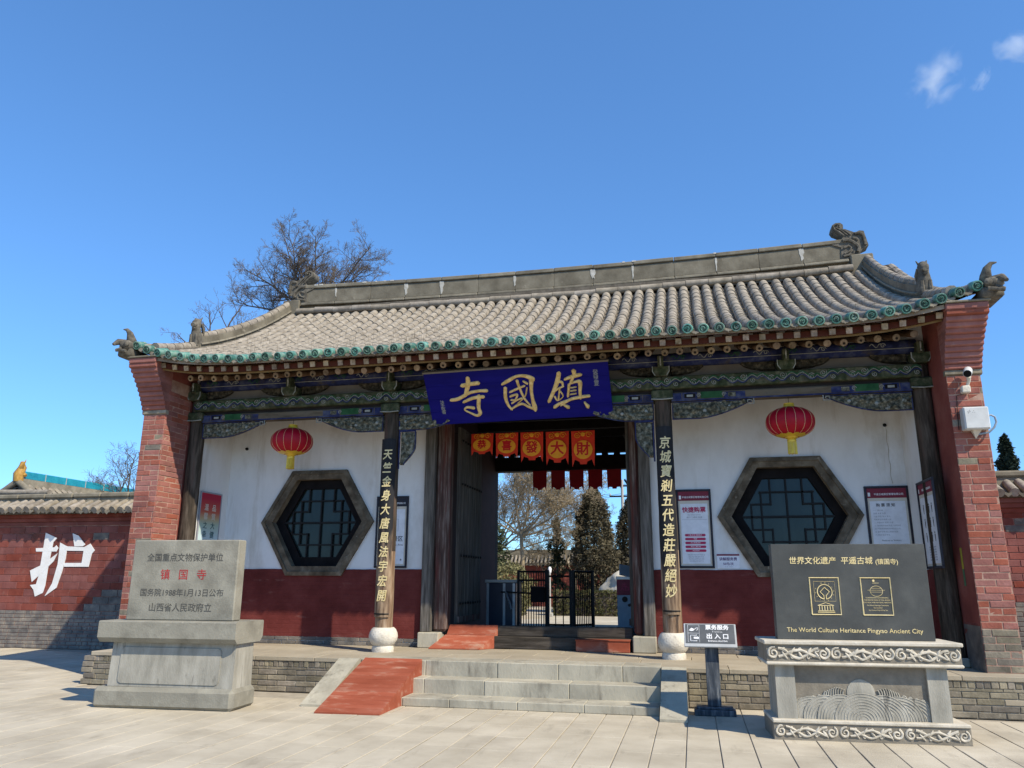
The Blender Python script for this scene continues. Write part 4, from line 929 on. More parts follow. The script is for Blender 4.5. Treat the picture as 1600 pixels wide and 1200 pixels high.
def p2(t, w, h):
    framed(t, w, h, '')
    text('购 票 须 知', .058, fr((-.03, h - .30, .0135), (1, 0, 0), (0, 1, 0)), M_ink, t, .0005, .0008)
    lines = ['一 门票价格', '全票 半票 免票', '儿童 学生 老人 军人', '凭有效证件购票入园', '二 开放时间 夏季 冬季', '三 请保管好随身物品 文明参观', '四 严禁携带易燃易爆物品入内', '五 爱护文物 禁止攀爬 刻画', '六 咨询 投诉电话']
    for k, s in enumerate(lines): text(s, .028, fr((-w / 2 + .10, h - .38 - k * .047, .0135), (1, 0, 0), (0, 1, 0)), M_inkgrey, t, .0003, align='LEFT')
    text('Notices to Visitors', .036, fr((0, h - .84, .0135), (1, 0, 0), (0, 1, 0)), M_ink, t, .0004)
    for k in range(7): text('Ticket price, opening hours and rules', .02, fr((-w / 2 + .10, h - .90 - k * .038, .0135), (1, 0, 0), (0, 1, 0)), M_inkgrey, t, .0003, align='LEFT')
def p3(t, w, h):
    framed(t, w, h, '')
    text('景区\n须知', .05, fr((0, h - .27, .0135), (1, 0, 0), (0, 1, 0)), M_inkgrey, t, .0004, lead=.8)
    for r_ in range(3):
        for c in range(4):
            x = -.20 + c * .13; z = h - .42 - r_ * .20
            b = B().prism([(x + .016 * math.cos(a * .785), z + .07 + .016 * math.sin(a * .785)) for a in range(8)], fr((0, 0, .0133), (1, 0, 0), (0, 1, 0)), .001)
            b.prism([(x - .02, z + .05), (x + .02, z + .05), (x + .014, z), (x + .008, z - .05), (x - .008, z - .05), (x - .014, z)], fr((0, 0, .0133), (1, 0, 0), (0, 1, 0)), .001); b.build('pictogram', M_ink, t)
    for k in range(6): text('参观须知 文明游览 爱护文物', .026, fr((0, .12 + k * .035, .0135), (1, 0, 0), (0, 1, 0)), M_inkgrey, t, .0003)
def p4(t, w, h):
    framed(t, w, h, '', head=M_navy)
    text('景区', .10, fr((.12, .50, .0135), (1, 0, 0), (0, 1, 0)), M_ink, t, .0005, .001)
    text('Scenic Area', .05, fr((.10, .40, .0135), (1, 0, 0), (0, 1, 0)), M_ink, t, .0004)
    B().tube([(.0, .64, .0145), (.12, .64, .0145), (.12, .85, .0145), (0, .85, .0145), (0, .64, .0145)], .003, 4).build('pictogram', M_inkgrey, t)
    text('★', .05, fr((.19, .14, .0135), (1, 0, 0), (0, 1, 0)), M_ink, t, .0004)
poster('notice_board', None, FRONT(2.675, YW - .0005, 1.80), .565, 1.27, 'framed ticket poster with pink bars beside the right inner column', 'poster', p1)
poster('notice_board', None, FRONT(5.63, YW - .0005, 1.80), .645, 1.26, 'framed visitor notice with small print right of the right hexagonal window', 'poster', p2)
poster('notice_board', None, fr((5.95 - .0145, -.02, 1.78), (0, -1, 0), (0, 0, 1)), .80, 1.24, 'narrow looking framed notice with figures on the side wall behind the right outer column', 'poster', p3)
poster('notice_board', None, FRONT(-2.60, YW - .0005, 1.80), .61, 1.26, 'dark framed white sign half hidden behind the left inner column', 'poster', p4)
ps = thing('price_sign', (0, 0, 0), 'small white guide fee sign low on the wall beside the ticket poster', 'sign'); ps.matrix_basis = FRONT(3.17, YW - .0005, 1.795)
B().cham(-.175, .175, 0, .225, 0, .012, .003).build('sheet', M_paper, ps); B().box(-.175, .175, .20, .226, .0122, .014).build('header', M_maroon, ps)
text('讲解服务费', .056, fr((0, .145, .0125), (1, 0, 0), (0, 1, 0)), flat('purple_print', (.10, .03, .13)), ps, .0005, .0008); text('50元/次', .05, fr((0, .07, .0125), (1, 0, 0), (0, 1, 0)), MATS['purple_print'], ps, .0005, .0008)
text('Guide service', .022, fr((0, .028, .0125), (1, 0, 0), (0, 1, 0)), M_inkgrey, ps, .0003)
# gradient banner on the left side wall
M_grad = mat('poster_gradient', [(.42, .02, .05), (.45, .03, .06)], 4, .6, .05)
nt = M_grad.node_tree; N = nt.nodes; L = nt.links
g_ = N.new('ShaderNodeNewGeometry'); s_ = N.new('ShaderNodeSeparateXYZ'); L.new(g_.outputs['Position'], s_.inputs[0]); r_ = N.new('ShaderNodeMapRange'); r_.inputs[1].default_value = 3.1; r_.inputs[2].default_value = 2.3; L.new(s_.outputs[2], r_.inputs[0])
c_ = N.new('ShaderNodeValToRGB'); L.new(r_.outputs[0], c_.inputs[0]); e_ = c_.color_ramp.elements
e_[0].position = 0.1; e_[0].color = (.40, .012, .04, 1); e_[1].position = .95; e_[1].color = (.50, .62, .64, 1)
for q, c in ((.40, (.48, .10, .06, 1)), (.56, (.48, .36, .20, 1)), (.68, (.40, .50, .40, 1))): e = e_.new(q); e.color = c
L.new(c_.outputs[0], N['Principled BSDF'].inputs['Base Color'])
pb = thing('wall_banner', (0, 0, 0), 'red to pale blue banner with two columns of characters on the left side wall', 'banner'); pb.matrix_basis = fr((-5.95 + .0145, .45, 1.75), (0, 1, 0), (0, 0, 1))
B().box(-.30, .30, 0, 1.36, .006, .012).build('sheet', M_grad, pb)
B().cham(-.325, .325, 1.36, 1.385, 0, .02, .003).cham(-.325, -.3, 0, 1.36, 0, .02, .003).cham(.3, .325, 0, 1.36, 0, .02, .003).cham(-.3, .3, -.02, 0, 0, .02, .003).build('frame', M_inkgrey, pb)
for cx_, s in ((-.12, '温馨之幸福'), (.11, '品質大健康')):
    for i, ch_ in enumerate(s): text(ch_, .13, fr((cx_, 1.10 - i * .16, .0125), (1, 0, 0), (0, 1, 0)), M_cream if i < 2 else flat('ink_teal_%d%d' % (i, cx_ > 0), (.03, .09, .10)), pb, .0005, .0015)

for x_, z_ in ((-5.62, 4.02), (5.72, 4.03)):
    o = B().lathe([(.022, 0), (.03, -.03), (.02, -.06)], 10, (0, 0, 0), 'Y').build('wall_bracket', M_iron, WL if x_ < 0 else WR); o.matrix_basis = Matrix.Translation((x_, YW - .0005, z_))
pts_ = [(5.735 + .01 * math.sin(i * 1.7), 4.0 - i * .075) for i in range(13)]
B().tube([(x_, YW - .003, z_) for x_, z_ in pts_], [.0015 + .003 * abs(math.sin(i * .9)) for i in range(13)], 5).build('rust_streak', M_terr, WR)
# ------------------------------------------------------------------ grey granite stele, left
st = thing('stone_tablet', (-4.04, -2.99, 0), 'grey granite tablet with black and red carved characters on a block pedestal', 'stone tablet', rz=.047)
B().cham(-.98, .98, 0, .60, -.012, .255, .05, jit=.004).build('foot_block', M_stele, st)
b = B(); 
vs = []
for z, w, y0, y1 in ((.256, .865, .06, .545), (.80, .865, .085, .525)): vs += [(-w + .05, y0, z), (w + .07, y0, z), (w + .07, y1, z), (-w + .05, y1, z)]
b.add(vs, [(0, 1, 5, 4), (1, 2, 6, 5), (2, 3, 7, 6), (3, 0, 4, 7), (0, 3, 2, 1), (4, 5, 6, 7)]).build('pedestal', M_stelb, st)
pn = B(); M = fr((.035, .0715, .515), (1, 0, 0), (0, .0431, 1))
rr_ = [(-.66 + .05 * math.cos(a), .17 + .05 * math.sin(a)) for a in (math.pi, 2.4, 1.57)] + [(.66 + .05 * math.cos(a), .17 + .05 * math.sin(a)) for a in (1.57, .8, 0)] + [(.66 + .05 * math.cos(a), -.17 + .05 * math.sin(a)) for a in (0, -.8, -1.57)] + [(-.66 + .05 * math.cos(a), -.17 + .05 * math.sin(a)) for a in (-1.57, -2.4, -math.pi)]
pn.prism(rr_, M, .012, back=-.02); pn.build('raised_panel', M_stelb, st)
b = B(); M = fr((-.96, 0, 0), (0, 1, 0), (0, 0, 1))
b.prism([(.0, .80), (.60, .80), (.66, .86), (.66, 1.055), (.64, 1.068), (-.04, 1.068), (-.06, 1.055), (-.06, .86)], M, 1.945); b.build('ledge_slab', M_stele, st)
slab = B().cham(-.745, .805, .17, .36, 1.0685, 2.108, .014, jit=.002).build('tablet', M_stele, st)
tx = lambda s, z, sz, m, **k: text(s, sz, FRONT(.03, .1695, z), m, st, **k)
tx('全国重点文物保护单位', 1.87, .112, M_inkst, ext=.001, off=.0005); tx('镇   国   寺', 1.645, .145, M_redink, ext=.001, off=.0007)
tx('国务院1988年1月13日公布', 1.415, .106, M_inkst, ext=.001, off=.0005); tx('山西省人民政府立', 1.225, .115, M_inkst, ext=.001, off=.0005)

# ------------------------------------------------------------------ black slate stele, right
s2 = thing('stone_tablet', (4.27, -2.99, 0), 'black slate tablet with gold lettering and emblems on a carved pale stone pedestal', 'stone tablet', rz=.066)
def rough_up(b, s, a):
    b.v = [(v[0] + a * noise.noise((v[0] * s, v[1] * s, v[2] * s + 3)), v[1] + a * .7 * noise.noise((v[0] * s + 9, v[1] * s, v[2] * s)), v[2] + a * noise.noise((v[0] * s, v[1] * s + 5, v[2] * s))) for v in b.v]
def band(parent, w0, w, z0, z1, y, per, nm):
    n = 3; P_ = (w - w0) / n; h = z1 - z0; cz = (z0 + z1) / 2
    for k in range(n):
        u0 = w0 + k * P_; b = B(); r = h * .095
        for d, uc in ((1, u0 + P_ * .10), (-1, u0 + P_ * .90)):
            b.tube([(a_, y, b_) for a_, b_ in spiral(uc, cz, h * .36, 1.6, d, 20, a0=1.2)], [r * (1 - .5 * i / 20) for i in range(21)], 6)
        for ph in (0, 1):
            b.tube([(u0 + P_ * (.18 + .64 * i / 16), y - .003 * ph, cz + (h * .30 * math.cos(i / 16 * math.pi * 2 + ph * math.pi) * (1 - .35 * ph))) for i in range(17)], r * .95, 6)
        for q in range(5):
            u = u0 + P_ * (.24 + .13 * q); s = 1 if q % 2 else -1
            b.tube([(u, y, cz - s * h * .10), (u + P_ * .03, y - .006, cz + s * h * .12), (u + P_ * .075, y, cz + s * h * .34)], [r * .5, r * 1.0, r * .35], 6)
            b.tube([(a_, y, b_) for a_, b_ in spiral(u + P_ * .03, cz - s * h * .24, h * .15, 1.2, s, 10)], r * .55, 5)
        rough_up(b, 22, .007); b.build(nm, M_lcarv, parent, smooth=60)
base = B().cham(-.925, 1.0, .0, .62, -.012, .185, .006).build('carved_base', M_lcarvd, s2)
B().cham(-.93, 1.0, -.016, .63, .165, .20, .008).build('moulding', M_lcarv, base); band(base, -.915, .99, .012, .16, -.002, .66, 'scroll_carving')
b = B(); b.box(-.86, -.66, .06, .55, .20, .735).box(.66, .86, .06, .55, .20, .735).box(-.66, .66, .10, .55, .20, .735); body = b.build('pedestal', M_stelb, s2)
B().box(-.66, .66, .096, .0995, .20, .735).build('panel_ground', M_lcarvd, body)
for k, (uc, R0, zc) in enumerate(((0, .285, .20), (-.21, .25, .20), (.21, .25, .20), (-.36, .24, .20), (.36, .24, .20), (-.50, .225, .20), (.50, .225, .20), (-.60, .20, .20), (.60, .20, .20))):
    wv = B(); yk_ = .064 + .0038 * k; nn = 9 if k == 0 else 8
    arc = lambda r: [(max(-.655, min(.655, uc + r * math.cos(a))), max(.2005, zc + r * (.98 if k else .92) * math.sin(a))) for a in [math.pi * q / 18 for q in range(19)]]
    wv.prism(arc(R0), fr((0, yk_, 0), (1, 0, 0), (0, 0, 1)), 0.0, back=-(.0995 - yk_))
    for i in range(nn):
        r = R0 * (1 - i / (nn + .6)); wv.tube([(u, yk_ + .001, z) for u, z in arc(r)], .0058, 5)
    rough_up(wv, 14, .006); wv.build('wave_carving', M_stelb, body, smooth=60)
wv = B()
for k in range(9):
    for sg in (-1, 1):
        u = sg * (.17 + k * .024); zt = .42 + .05 * math.exp(-((k - 3) / 4) ** 2); wv.tube([(u + sg * .02, .092, .40), (u + sg * .012, .088, zt + .02), (u, .086, zt + .045), (u - sg * .014, .09, zt + .04)], [.010, .008, .007, .004], 5)
for sg in (-1, 1):
    for q in range(4): wv.tube([(a_, .092, b_) for a_, b_ in spiral(sg * (.42 + q * .06), .425 - .012 * q, .024, 1.2, sg, 10)], .008, 5)
wv.build('foam_carving', M_stelb, body, smooth=60)
B().lathe([(.145, 0), (.14, -.012), (.06, -.02)], 24, (0, .1, .46), 'Y').build('sun_carving', M_stelb, body, smooth=40)
cap = B().cham(-.945, 1.0, .0, .62, .755, .95, .006).build('carved_ledge', M_lcarvd, s2)
B().cham(-.965, 1.02, -.028, .65, .945, .985, .008).build('moulding', M_lcarv, cap); B().cham(-.955, 1.01, -.022, .64, .736, .772, .012).build('moulding', M_lcarv, cap); band(cap, -.935, .99, .775, .942, -.002, .66, 'scroll_carving')
B().cham(-.785, .835, .19, .33, .986, 2.005, .004).build('tablet', M_slate, s2)
GZ = .1895
text('世界文化遗产  平遥古城', .084, FRONT(-.16, GZ, 1.82), M_goldt, s2, .001, .0012, shear=.1); text('(镇国寺)', .066, FRONT(.43, GZ, 1.81), M_goldt, s2, .001, .0006)
text('The World Culture Heritance Pingyao Ancient City', .0665, FRONT(.02, GZ, 1.085), M_goldt, s2, .001, .0003)
def gl(pts, r=.004, closed=True, nm='gold_emblem'):
    p = [(u, GZ - .001, v) for u, v in pts]; p = p + [p[0]] if closed else p
    return p, r
em = B()
for (u0, u1) in ((-.40, -.095), (.135, .44)):
    em.tube(gl([(u0, 1.25), (u1, 1.25), (u1, 1.64), (u0, 1.64)])[0], .008, 4)
cx_, cz_ = -.248, 1.49
em.tube(gl([(cx_ + .078 * math.cos(a), cz_ + .078 * math.sin(a)) for a in [-1.45 + i * (2 * math.pi - .25) / 24 for i in range(25)]], closed=False)[0], .0055, 4)
em.tube(gl([(cx_ - .012, cz_ - .078), (cx_ - .012, cz_ - .04), (cx_ - .048, cz_), (cx_, cz_ + .048), (cx_ + .048, cz_), (cx_ + .012, cz_ - .04), (cx_ + .012, cz_ - .078)], closed=False)[0], .005, 4)
em.tube(gl([(cx_ - .11, 1.39), (cx_ + .11, 1.39), (cx_ + .11, 1.60), (cx_ - .11, 1.60)])[0], .0018, 4)
em.tube(gl([(cx_ - .085, 1.345), (cx_, 1.375), (cx_ + .085, 1.345)])[0], .004, 4); em.tube(gl([(cx_ - .09, 1.275), (cx_ + .09, 1.275)], closed=False)[0], .006, 4); em.tube(gl([(cx_ - .085, 1.29), (cx_ + .085, 1.29)], closed=False)[0], .004, 4)
for k in range(6): em.tube(gl([(cx_ - .07 + k * .028, 1.295), (cx_ - .07 + k * .028, 1.34)], closed=False)[0], .005, 4)
cx2 = .29
em.tube(gl([(cx2 + .065 * math.cos(i * .3), 1.50 + .055 * math.sin(i * .3)) for i in range(21)])[0], .0025, 4)
for k, w in enumerate((.06, .09, .05)): em.tube(gl([(cx2 - w, 1.49 + .02 * k), (cx2 + w, 1.49 + .02 * k)], closed=False)[0], .0018, 4)
em.lathe([(.014, 0), (.012, -.003)], 8, (cx2 - .02, GZ, 1.61), 'Y')
em.build('gold_emblem', M_goldt, s2)
for k, (s, z) in enumerate((('UNESCO', 1.585), ('CONVENTION CONCERNING', 1.43), ('THE PROTECTION OF THE WORLD', 1.405), ('CULTURAL AND NATURAL HERITAGE', 1.38), ('The World Heritage Committee', 1.35), ('has inscribed', 1.325), ('the Ancient City of Ping Yao', 1.30))):
    text(s, .017, FRONT(cx2, GZ, z), M_goldt, s2, .0006)
for k in range(14):
    a = k / 14 * 2 * math.pi; text('WORLDHERITAGE·'[k], .017, FRONT(cx_ + .096 * math.cos(1.9 - a), GZ, cz_ + .096 * math.sin(1.9 - a)), M_goldt, s2, .0006)

# ------------------------------------------------------------------ entrance signpost
sp_ = thing('signpost', (2.785, -1.63, 0), 'dark wooden signpost with tilted grey panel reading entrance and exit', 'sign')
B().cham(-.25, .25, -.13, .13, 0, .07, .008).cham(-.22, .22, -.10, .10, .07, .10, .008).build('foot', M_signw, sp_)
B().cham(-.083, .083, -.04, .04, .10, .93, .006).build('post', M_signw, sp_)
pm_ = fr((-.01, -.035, .925), (1, 0, 0), (0, .45, 1)); pm_ = fr(pm_.translation, (1, 0, 0), (0, .55, .84))
pn = B().cham(-.32, .32, -.16, .16, 0, .028, .005); pno = pn.build('panel', M_alu, sp_); pno.matrix_basis = pm_
B().cham(-.30, .30, -.115, .148, .0285, .032, .001).build('panel_face', M_signg, pno)
text('票务服务', .072, fr((.09, .10, .0325), (1, 0, 0), (0, 1, 0)), M_white, pno, .0005, .002); text('Tickets', .028, fr((.09, .045, .0325), (1, 0, 0), (0, 1, 0)), M_white, pno, .0005, chs=1.5)
text('出 入 口', .078, fr((.09, -.022, .0325), (1, 0, 0), (0, 1, 0)), M_white, pno, .0005, .002); text('Entrance And Exit', .032, fr((.09, -.082, .0325), (1, 0, 0), (0, 1, 0)), M_white, pno, .0005, .0006)
ic = B()
ic.tube([(-.27, .135, .034), (-.13, .135, .034), (-.13, -.105, .034), (-.27, -.105, .034), (-.27, .135, .034)], .002, 4); ic.tube([(-.27, .02, .034), (-.13, .02, .034)], .002, 4)
ic.tube([(-.165, .0, .034), (-.165, .01 - .02, .034), (-.24, -.01, .034), (-.24, -.085, .034), (-.165, -.085, .034), (-.165, -.075, .034)], .006, 4); ic.prism([(-.20, -.03), (-.15, -.03), (-.15, -.02), (-.135, -.045), (-.15, -.065), (-.15, -.055), (-.20, -.055)], fr((0, 0, .0325), (1, 0, 0), (0, 1, 0)), .002)
ic.prism([(-.255, .06), (-.225, .095), (-.205, .085), (-.19, .075), (-.20, .055), (-.23, .05)], fr((0, 0, .0325), (1, 0, 0), (0, 1, 0)), .002); ic.tube([(-.19, .07, .034), (-.17, .09, .034), (-.15, .095, .034), (-.145, .075, .034), (-.165, .06, .034)], .004, 4)
ic.build('pictograms', M_white, pno)

# ------------------------------------------------------------------ red wooden ramps
def ramp(name, label, pb0, pb1, pt0, pt1, zb, zt, n):
    """bottom left/right, top left/right plan points"""
    t = thing(name, ((pb0[0] + pb1[0]) / 2, (pb0[1] + pb1[1]) / 2, zb), label, 'ramp', 'red wooden ramps'); o = t.matrix_basis.translation
    P = [Vector((*pb0, zb + .018)) - o, Vector((*pb1, zb + .018)) - o, Vector((*pt1, zt)) - o, Vector((*pt0, zt)) - o]
    F = [Vector((*q, zb)) - o for q in (pb0, pb1, pt1, pt0)]
    d = Vector((0, 0, -.016)); e = [p + d for p in P]
    b = B().add([F[0], F[1], F[2], F[3]] + e, [(0, 1, 5, 4), (1, 2, 6, 5), (2, 3, 7, 6), (3, 0, 4, 7), (4, 5, 6, 7), (3, 2, 1, 0)]); b.build('wedge', M_ramp, t)
    for k in range(n):
        a, c = k / n + .0013, (k + 1) / n - .0013; h = Vector((0, 0, R.uniform(0, .0004))); ov = (P[1] - P[0]).normalized() * .002
        q = [P[0].lerp(P[3], a) - ov, P[1].lerp(P[2], a) + ov, P[1].lerp(P[2], c) + ov, P[0].lerp(P[3], c) - ov]
        B().add([v + d * .95 for v in q] + [v + h for v in q], [(0, 1, 5, 4), (1, 2, 6, 5), (2, 3, 7, 6), (3, 0, 4, 7), (4, 5, 6, 7), (3, 2, 1, 0)]).build('plank', M_ramp, t)
    return t
ramp('wooden_ramp', 'worn red wooden ramp laid over the left end of the stone steps', (-2.03, -2.76), (-1.20, -2.70), (-2.06, -1.176), (-1.20, -1.176), 0, .512, 14)
ramp('wooden_ramp', 'smaller red wooden ramp leading up to the left side of the gate threshold', (-1.72, .62), (-.88, .70), (-1.55, 1.0), (-.70, 1.01), .492, .70, 5)
r3 = thing('wooden_box', (1.15, .93, .492), 'low red wooden step box before the right side of the gate threshold', 'step box')
B().cham(-.44, .42, -.14, .08, 0, .165, .006).build('side_boards', M_ramp, r3); B().cham(-.45, .43, -.15, .09, .1655, .185, .004).build('top_board', M_ramp, r3)
# the small ramp's upper half over the threshold
ramp('wooden_ramp', 'upper red wooden ramp piece lying on the dark threshold behind the small ramp', (-1.53, 1.01), (-.70, 1.02), (-1.50, 1.09), (-.66, 1.10), .69, .86, 2)

# ------------------------------------------------------------------ electric box, camera, marker strip on the right pillar
eb = thing('electric_box', (6.42, -.762, 3.58), 'white metal electric box fixed high on the right brick pillar', 'electric box')
B().cham(-.155, .155, -.16, -.006, 0, .305, .012).build('box', M_box, eb); B().cham(-.145, .145, -.172, -.1605, .012, .293, .006).build('lid', M_box, eb)
text('⚡', .05, FRONT(-.09, -.1725, .235), M_ink, eb, .0005)
for q in ((-.045, .225), (-.02, .225), (-.032, .248)): text('•', .03, FRONT(q[0], -.1725, q[1]), M_ink, eb, .0005)
B().tube([(.155, -.08, .18), (.20, -.08, .20), (.245, -.08, .17), (.255, -.08, .10), (.22, -.08, .03), (.15, -.07, -.035), (.05, -.05, -.05), (-.02, -.04, -.04)], .014, 8).build('conduit', M_pgrey, eb, smooth=60)
B().add([(-.05, -.1, 0), (.06, -.1, 0), (0, -.02, -.10), (-.05, -.012, 0), (.06, -.012, 0), (0, -.012, -.11)], [(0, 1, 2), (3, 5, 4), (0, 2, 5, 3), (1, 4, 5, 2), (0, 3, 4, 1)]).build('bracket', M_lime, eb)
sc_ = thing('security_camera', (6.36, -.762, 4.10), 'small security camera on a pale bracket above the electric box', 'security camera')
B().cham(-.05, .06, -.10, -.006, .0, .10, .012).build('junction_box', M_lime, sc_)
B().tube([(.03, -.05, .08), (.05, -.09, .16), (.045, -.13, .21)], [.02, .024, .03], 8).build('arm', M_lime, sc_, smooth=60)
cb_ = B().lathe([(.052, -.12), (.056, -.10), (.056, .10), (.04, .115)], 14, (0, 0, 0), 'Y'); o = cb_.build('housing', M_box, sc_, smooth=40); o.matrix_basis = Matrix.Translation((.03, -.16, .27)) @ Matrix.Rotation(.45, 4, 'X') @ Matrix.Rotation(-.35, 4, 'Z')
o2 = B().lathe([(.047, -.006), (.048, .0)], 14, (0, 0, 0), 'Y').build('lens', M_black, o); o2.matrix_basis = Matrix.Translation((0, -.1205, 0))
B().tube([(.0, -.03, .0), (-.10, -.015, -.02), (-.12, -.012, -.25), (-.13, -.012, -.5)], .005, 5).build('cable', M_iron, sc_)
ms = thing('marker_strip', (PIN - .003, -.40, 1.55), 'narrow yellow and green strip on the right pillar inner face', 'marker')
B().cham(-.006, 0, -.03, .03, 0, .22, .001).build('strip', flat('strip_green', (.08, .16, .08)), ms); B().cham(-.006, 0, -.03, .03, .2205, .5, .001).build('strip', flat('strip_yellow', (.42, .33, .04)), ms)

# ------------------------------------------------------------------ ticket gates in the passage
tc = thing('turnstile_cabinet', (-1.18, 3.55, .55), 'dark turnstile cabinet with a barrier arm left of the black railings', 'turnstile')
B().cham(-.30, .30, -.10, .50, 0, 1.0, .01).build('body', M_dblue, tc); B().cham(-.33, .33, -.13, .55, 1.001, 1.06, .01).build('top', M_conc, tc)
for a in (-.30, .04, .24): B().box(a, a + .05, -.108, -.1005, .02, .99).build('trim', M_steel, tc)
B().tube([(.10, -.12, .82), (.22, -.30, .62), (.27, -.36, .50)], .022, 8).build('barrier_arm', M_steel, tc, smooth=60); B().tube([(.0, -.12, .82), (.62, -.16, .80)], .016, 8).build('barrier_arm', M_iron, tc, smooth=60)
def rails(name, x0, x1, y0, y1, label, bars, mid):
    t = thing(name, (x0, y0, .55), label, 'railing', 'black railings in the passage'); dx, dy = x1 - x0, y1 - y0
    for u in (0, 1): B().box(u * dx - .025, u * dx + .025, u * dy - .025, u * dy + .025, 0, 1.25).build('post', M_iron, t)
    for z in mid: B().tube([(0, 0, z), (dx, dy, z)], .02, 6).build('rail', M_iron, t)
    for k in range(bars):
        u = (k + 1) / (bars + 1); B().tube([(u * dx, u * dy, .05), (u * dx, u * dy, 1.22)], .011, 5).build('bar', M_iron, t)
    return t
rails('railing', -.83, -.30, 3.5, 3.7, 'black iron railing of close bars beside the turnstile cabinet', 10, (.05, 1.22, 1.05))
rails('railing', -.24, .22, 3.55, 3.55, 'open black railing gate with three crossbars between the two close barred railings', 2, (.20, .72, 1.13))
rails('railing', .28, .62, 3.5, 3.9, 'black iron railing of close bars nearest the ticket reader', 10, (.05, 1.22, .2))
kb = thing('ticket_box', (-.42, 3.45, 1.18), 'small black box mounted on the railing beside the turnstile', 'box'); B().cham(-.14, .14, -.08, .08, 0, .28, .01).build('case', M_black, kb); B().box(-.15, .15, -.09, .09, .2805, .30).build('lid', M_iron, kb)
tr_ = thing('ticket_reader', (1.30, 3.5, .55), 'grey ticket reader post with maroon header and tilted screen inside the gate', 'ticket reader')
B().cham(-.15, .15, -.12, .35, 0, .78, .01).build('body', M_pgrey, tr_); B().cham(-.152, .152, -.124, .352, .781, 1.07, .006).build('header', M_maroon, tr_); B().cham(-.16, .16, -.13, .36, 1.071, 1.13, .006).build('top', M_steel, tr_)
B().lathe([(.055, 0), (.055, -.012), (.03, -.014)], 16, (0, -.12, .70), 'Y').build('reader', M_iron, tr_); text('出\n入口', .09, FRONT(0, -.1245, .93), M_pink, tr_, .0006, lead=.8)
o = B().cham(-.11, .11, -.02, .02, 0, .22, .008).build('screen', M_pgrey, tr_); o.matrix_basis = Matrix.Translation((.0, -.02, 1.14)) @ Matrix.Rotation(-.35, 4, 'X') @ Matrix.Rotation(.5, 4, 'Z')
B().cham(.22, .28, 0, .06, 0, .9, .004).build('side_post', M_iron, tr_)

# ------------------------------------------------------------------ hanging banners
def banner(x, y, z, w, h, ch, label, front, group):
    t = thing('hanging_banner', (x, y, z), label, 'banner', group)
    n = 10; out = [(-w / 2, 0), (w / 2, 0), (w / 2 * .96, -h * .72), (w / 2 * .93, -h), (w * .36, -h * .80), (w * .16, -h * .86), (w * .14, -h * .93), (-w * .14, -h * .93), (-w * .16, -h * .86), (-w * .36, -h * .80), (-w / 2 * .93, -h), (-w / 2 * .96, -h * .72)]
    b = B().prism(out, fr((0, 0, 0), (1, 0, 0), (0, 0, 1)), .002, back=-.002)
    b.v = [(p[0], p[1] + .010 * math.sin(p[2] * 7 + x * 5), p[2]) for p in b.v]
    b.build('cloth', M_ban if front else M_band, t)
    yk = lambda zz: .010 * math.sin(zz * 7 + x * 5)
    if front:
        d = B(); zc = -h * .53
        hk = min(1, h / .62); d.prism([(w * .40 * math.cos(i * .314), zc + w * .40 * hk * math.sin(i * .314)) for i in range(20)] if h > .1 else [], fr((0, yk(zc) - .022, 0), (1, 0, 0), (0, 0, 1)), .003); d.build('medallion', M_bany, t)
        text(ch, w * .60 * hk, FRONT(0, yk(zc) - .0255, zc), M_banr, t, .0006, .007)
        sc = B()
        for s in (-1, 1):
            sc.tube([(a, yk(-h * .15) - .016, b_) for a, b_ in spiral(s * w * .25, -h * .12, w * .14, 1.5, s, 12)], .007, 4); sc.tube([(s * w * .2 * i / 4, yk(-h * .17) - .016, -h * .05 - .02 * math.sin(i)) for i in range(5)], .007, 4)
        sc.lathe([(w * .10, 0), (w * .06, -.006)], 8, (0, yk(-h * .08) - .012, -h * .10), 'Y'); sc.build('gold_scroll', M_bany, t)
    B().tube([(-w / 2 - .01, 0, .004), (w / 2 + .01, 0, .004)], .006, 5).build('batten', M_iron, t)
cn = ['leftmost', 'second from left', 'middle', 'second from right', 'rightmost']
for i, ch in enumerate('恭喜發大財'):
    banner(-1.12 + i * .475, 1.62, 4.27 - .005 * i, .43, (.42, .48, .56, .62, .66)[i], ch, 'orange and gold festive banner, %s of the five in the gate opening' % cn[i], True, 'orange banners in the gate opening')
    banner(-1.04 + i * .468, 6.93, 4.285 - .002 * i, .36, .52, ch, 'dark red banner seen from behind, %s of the five at the rear opening' % cn[i], False, 'dark red banners at the rear opening')
w1 = B().tube([(-2.19, 1.62, 4.30), (0, 1.62, 4.262), (2.19, 1.62, 4.29)], .004, 4).build('banner_wire', M_iron); tag(w1, 'thin dark wire carrying the five orange banners', 'wire')
w2 = B().tube([(-2.19, 6.93, 4.30), (0, 6.93, 4.285), (2.19, 6.93, 4.30)], .004, 4).build('banner_wire', M_iron); tag(w2, 'thin dark wire carrying the five dark red banners at the rear', 'wire')

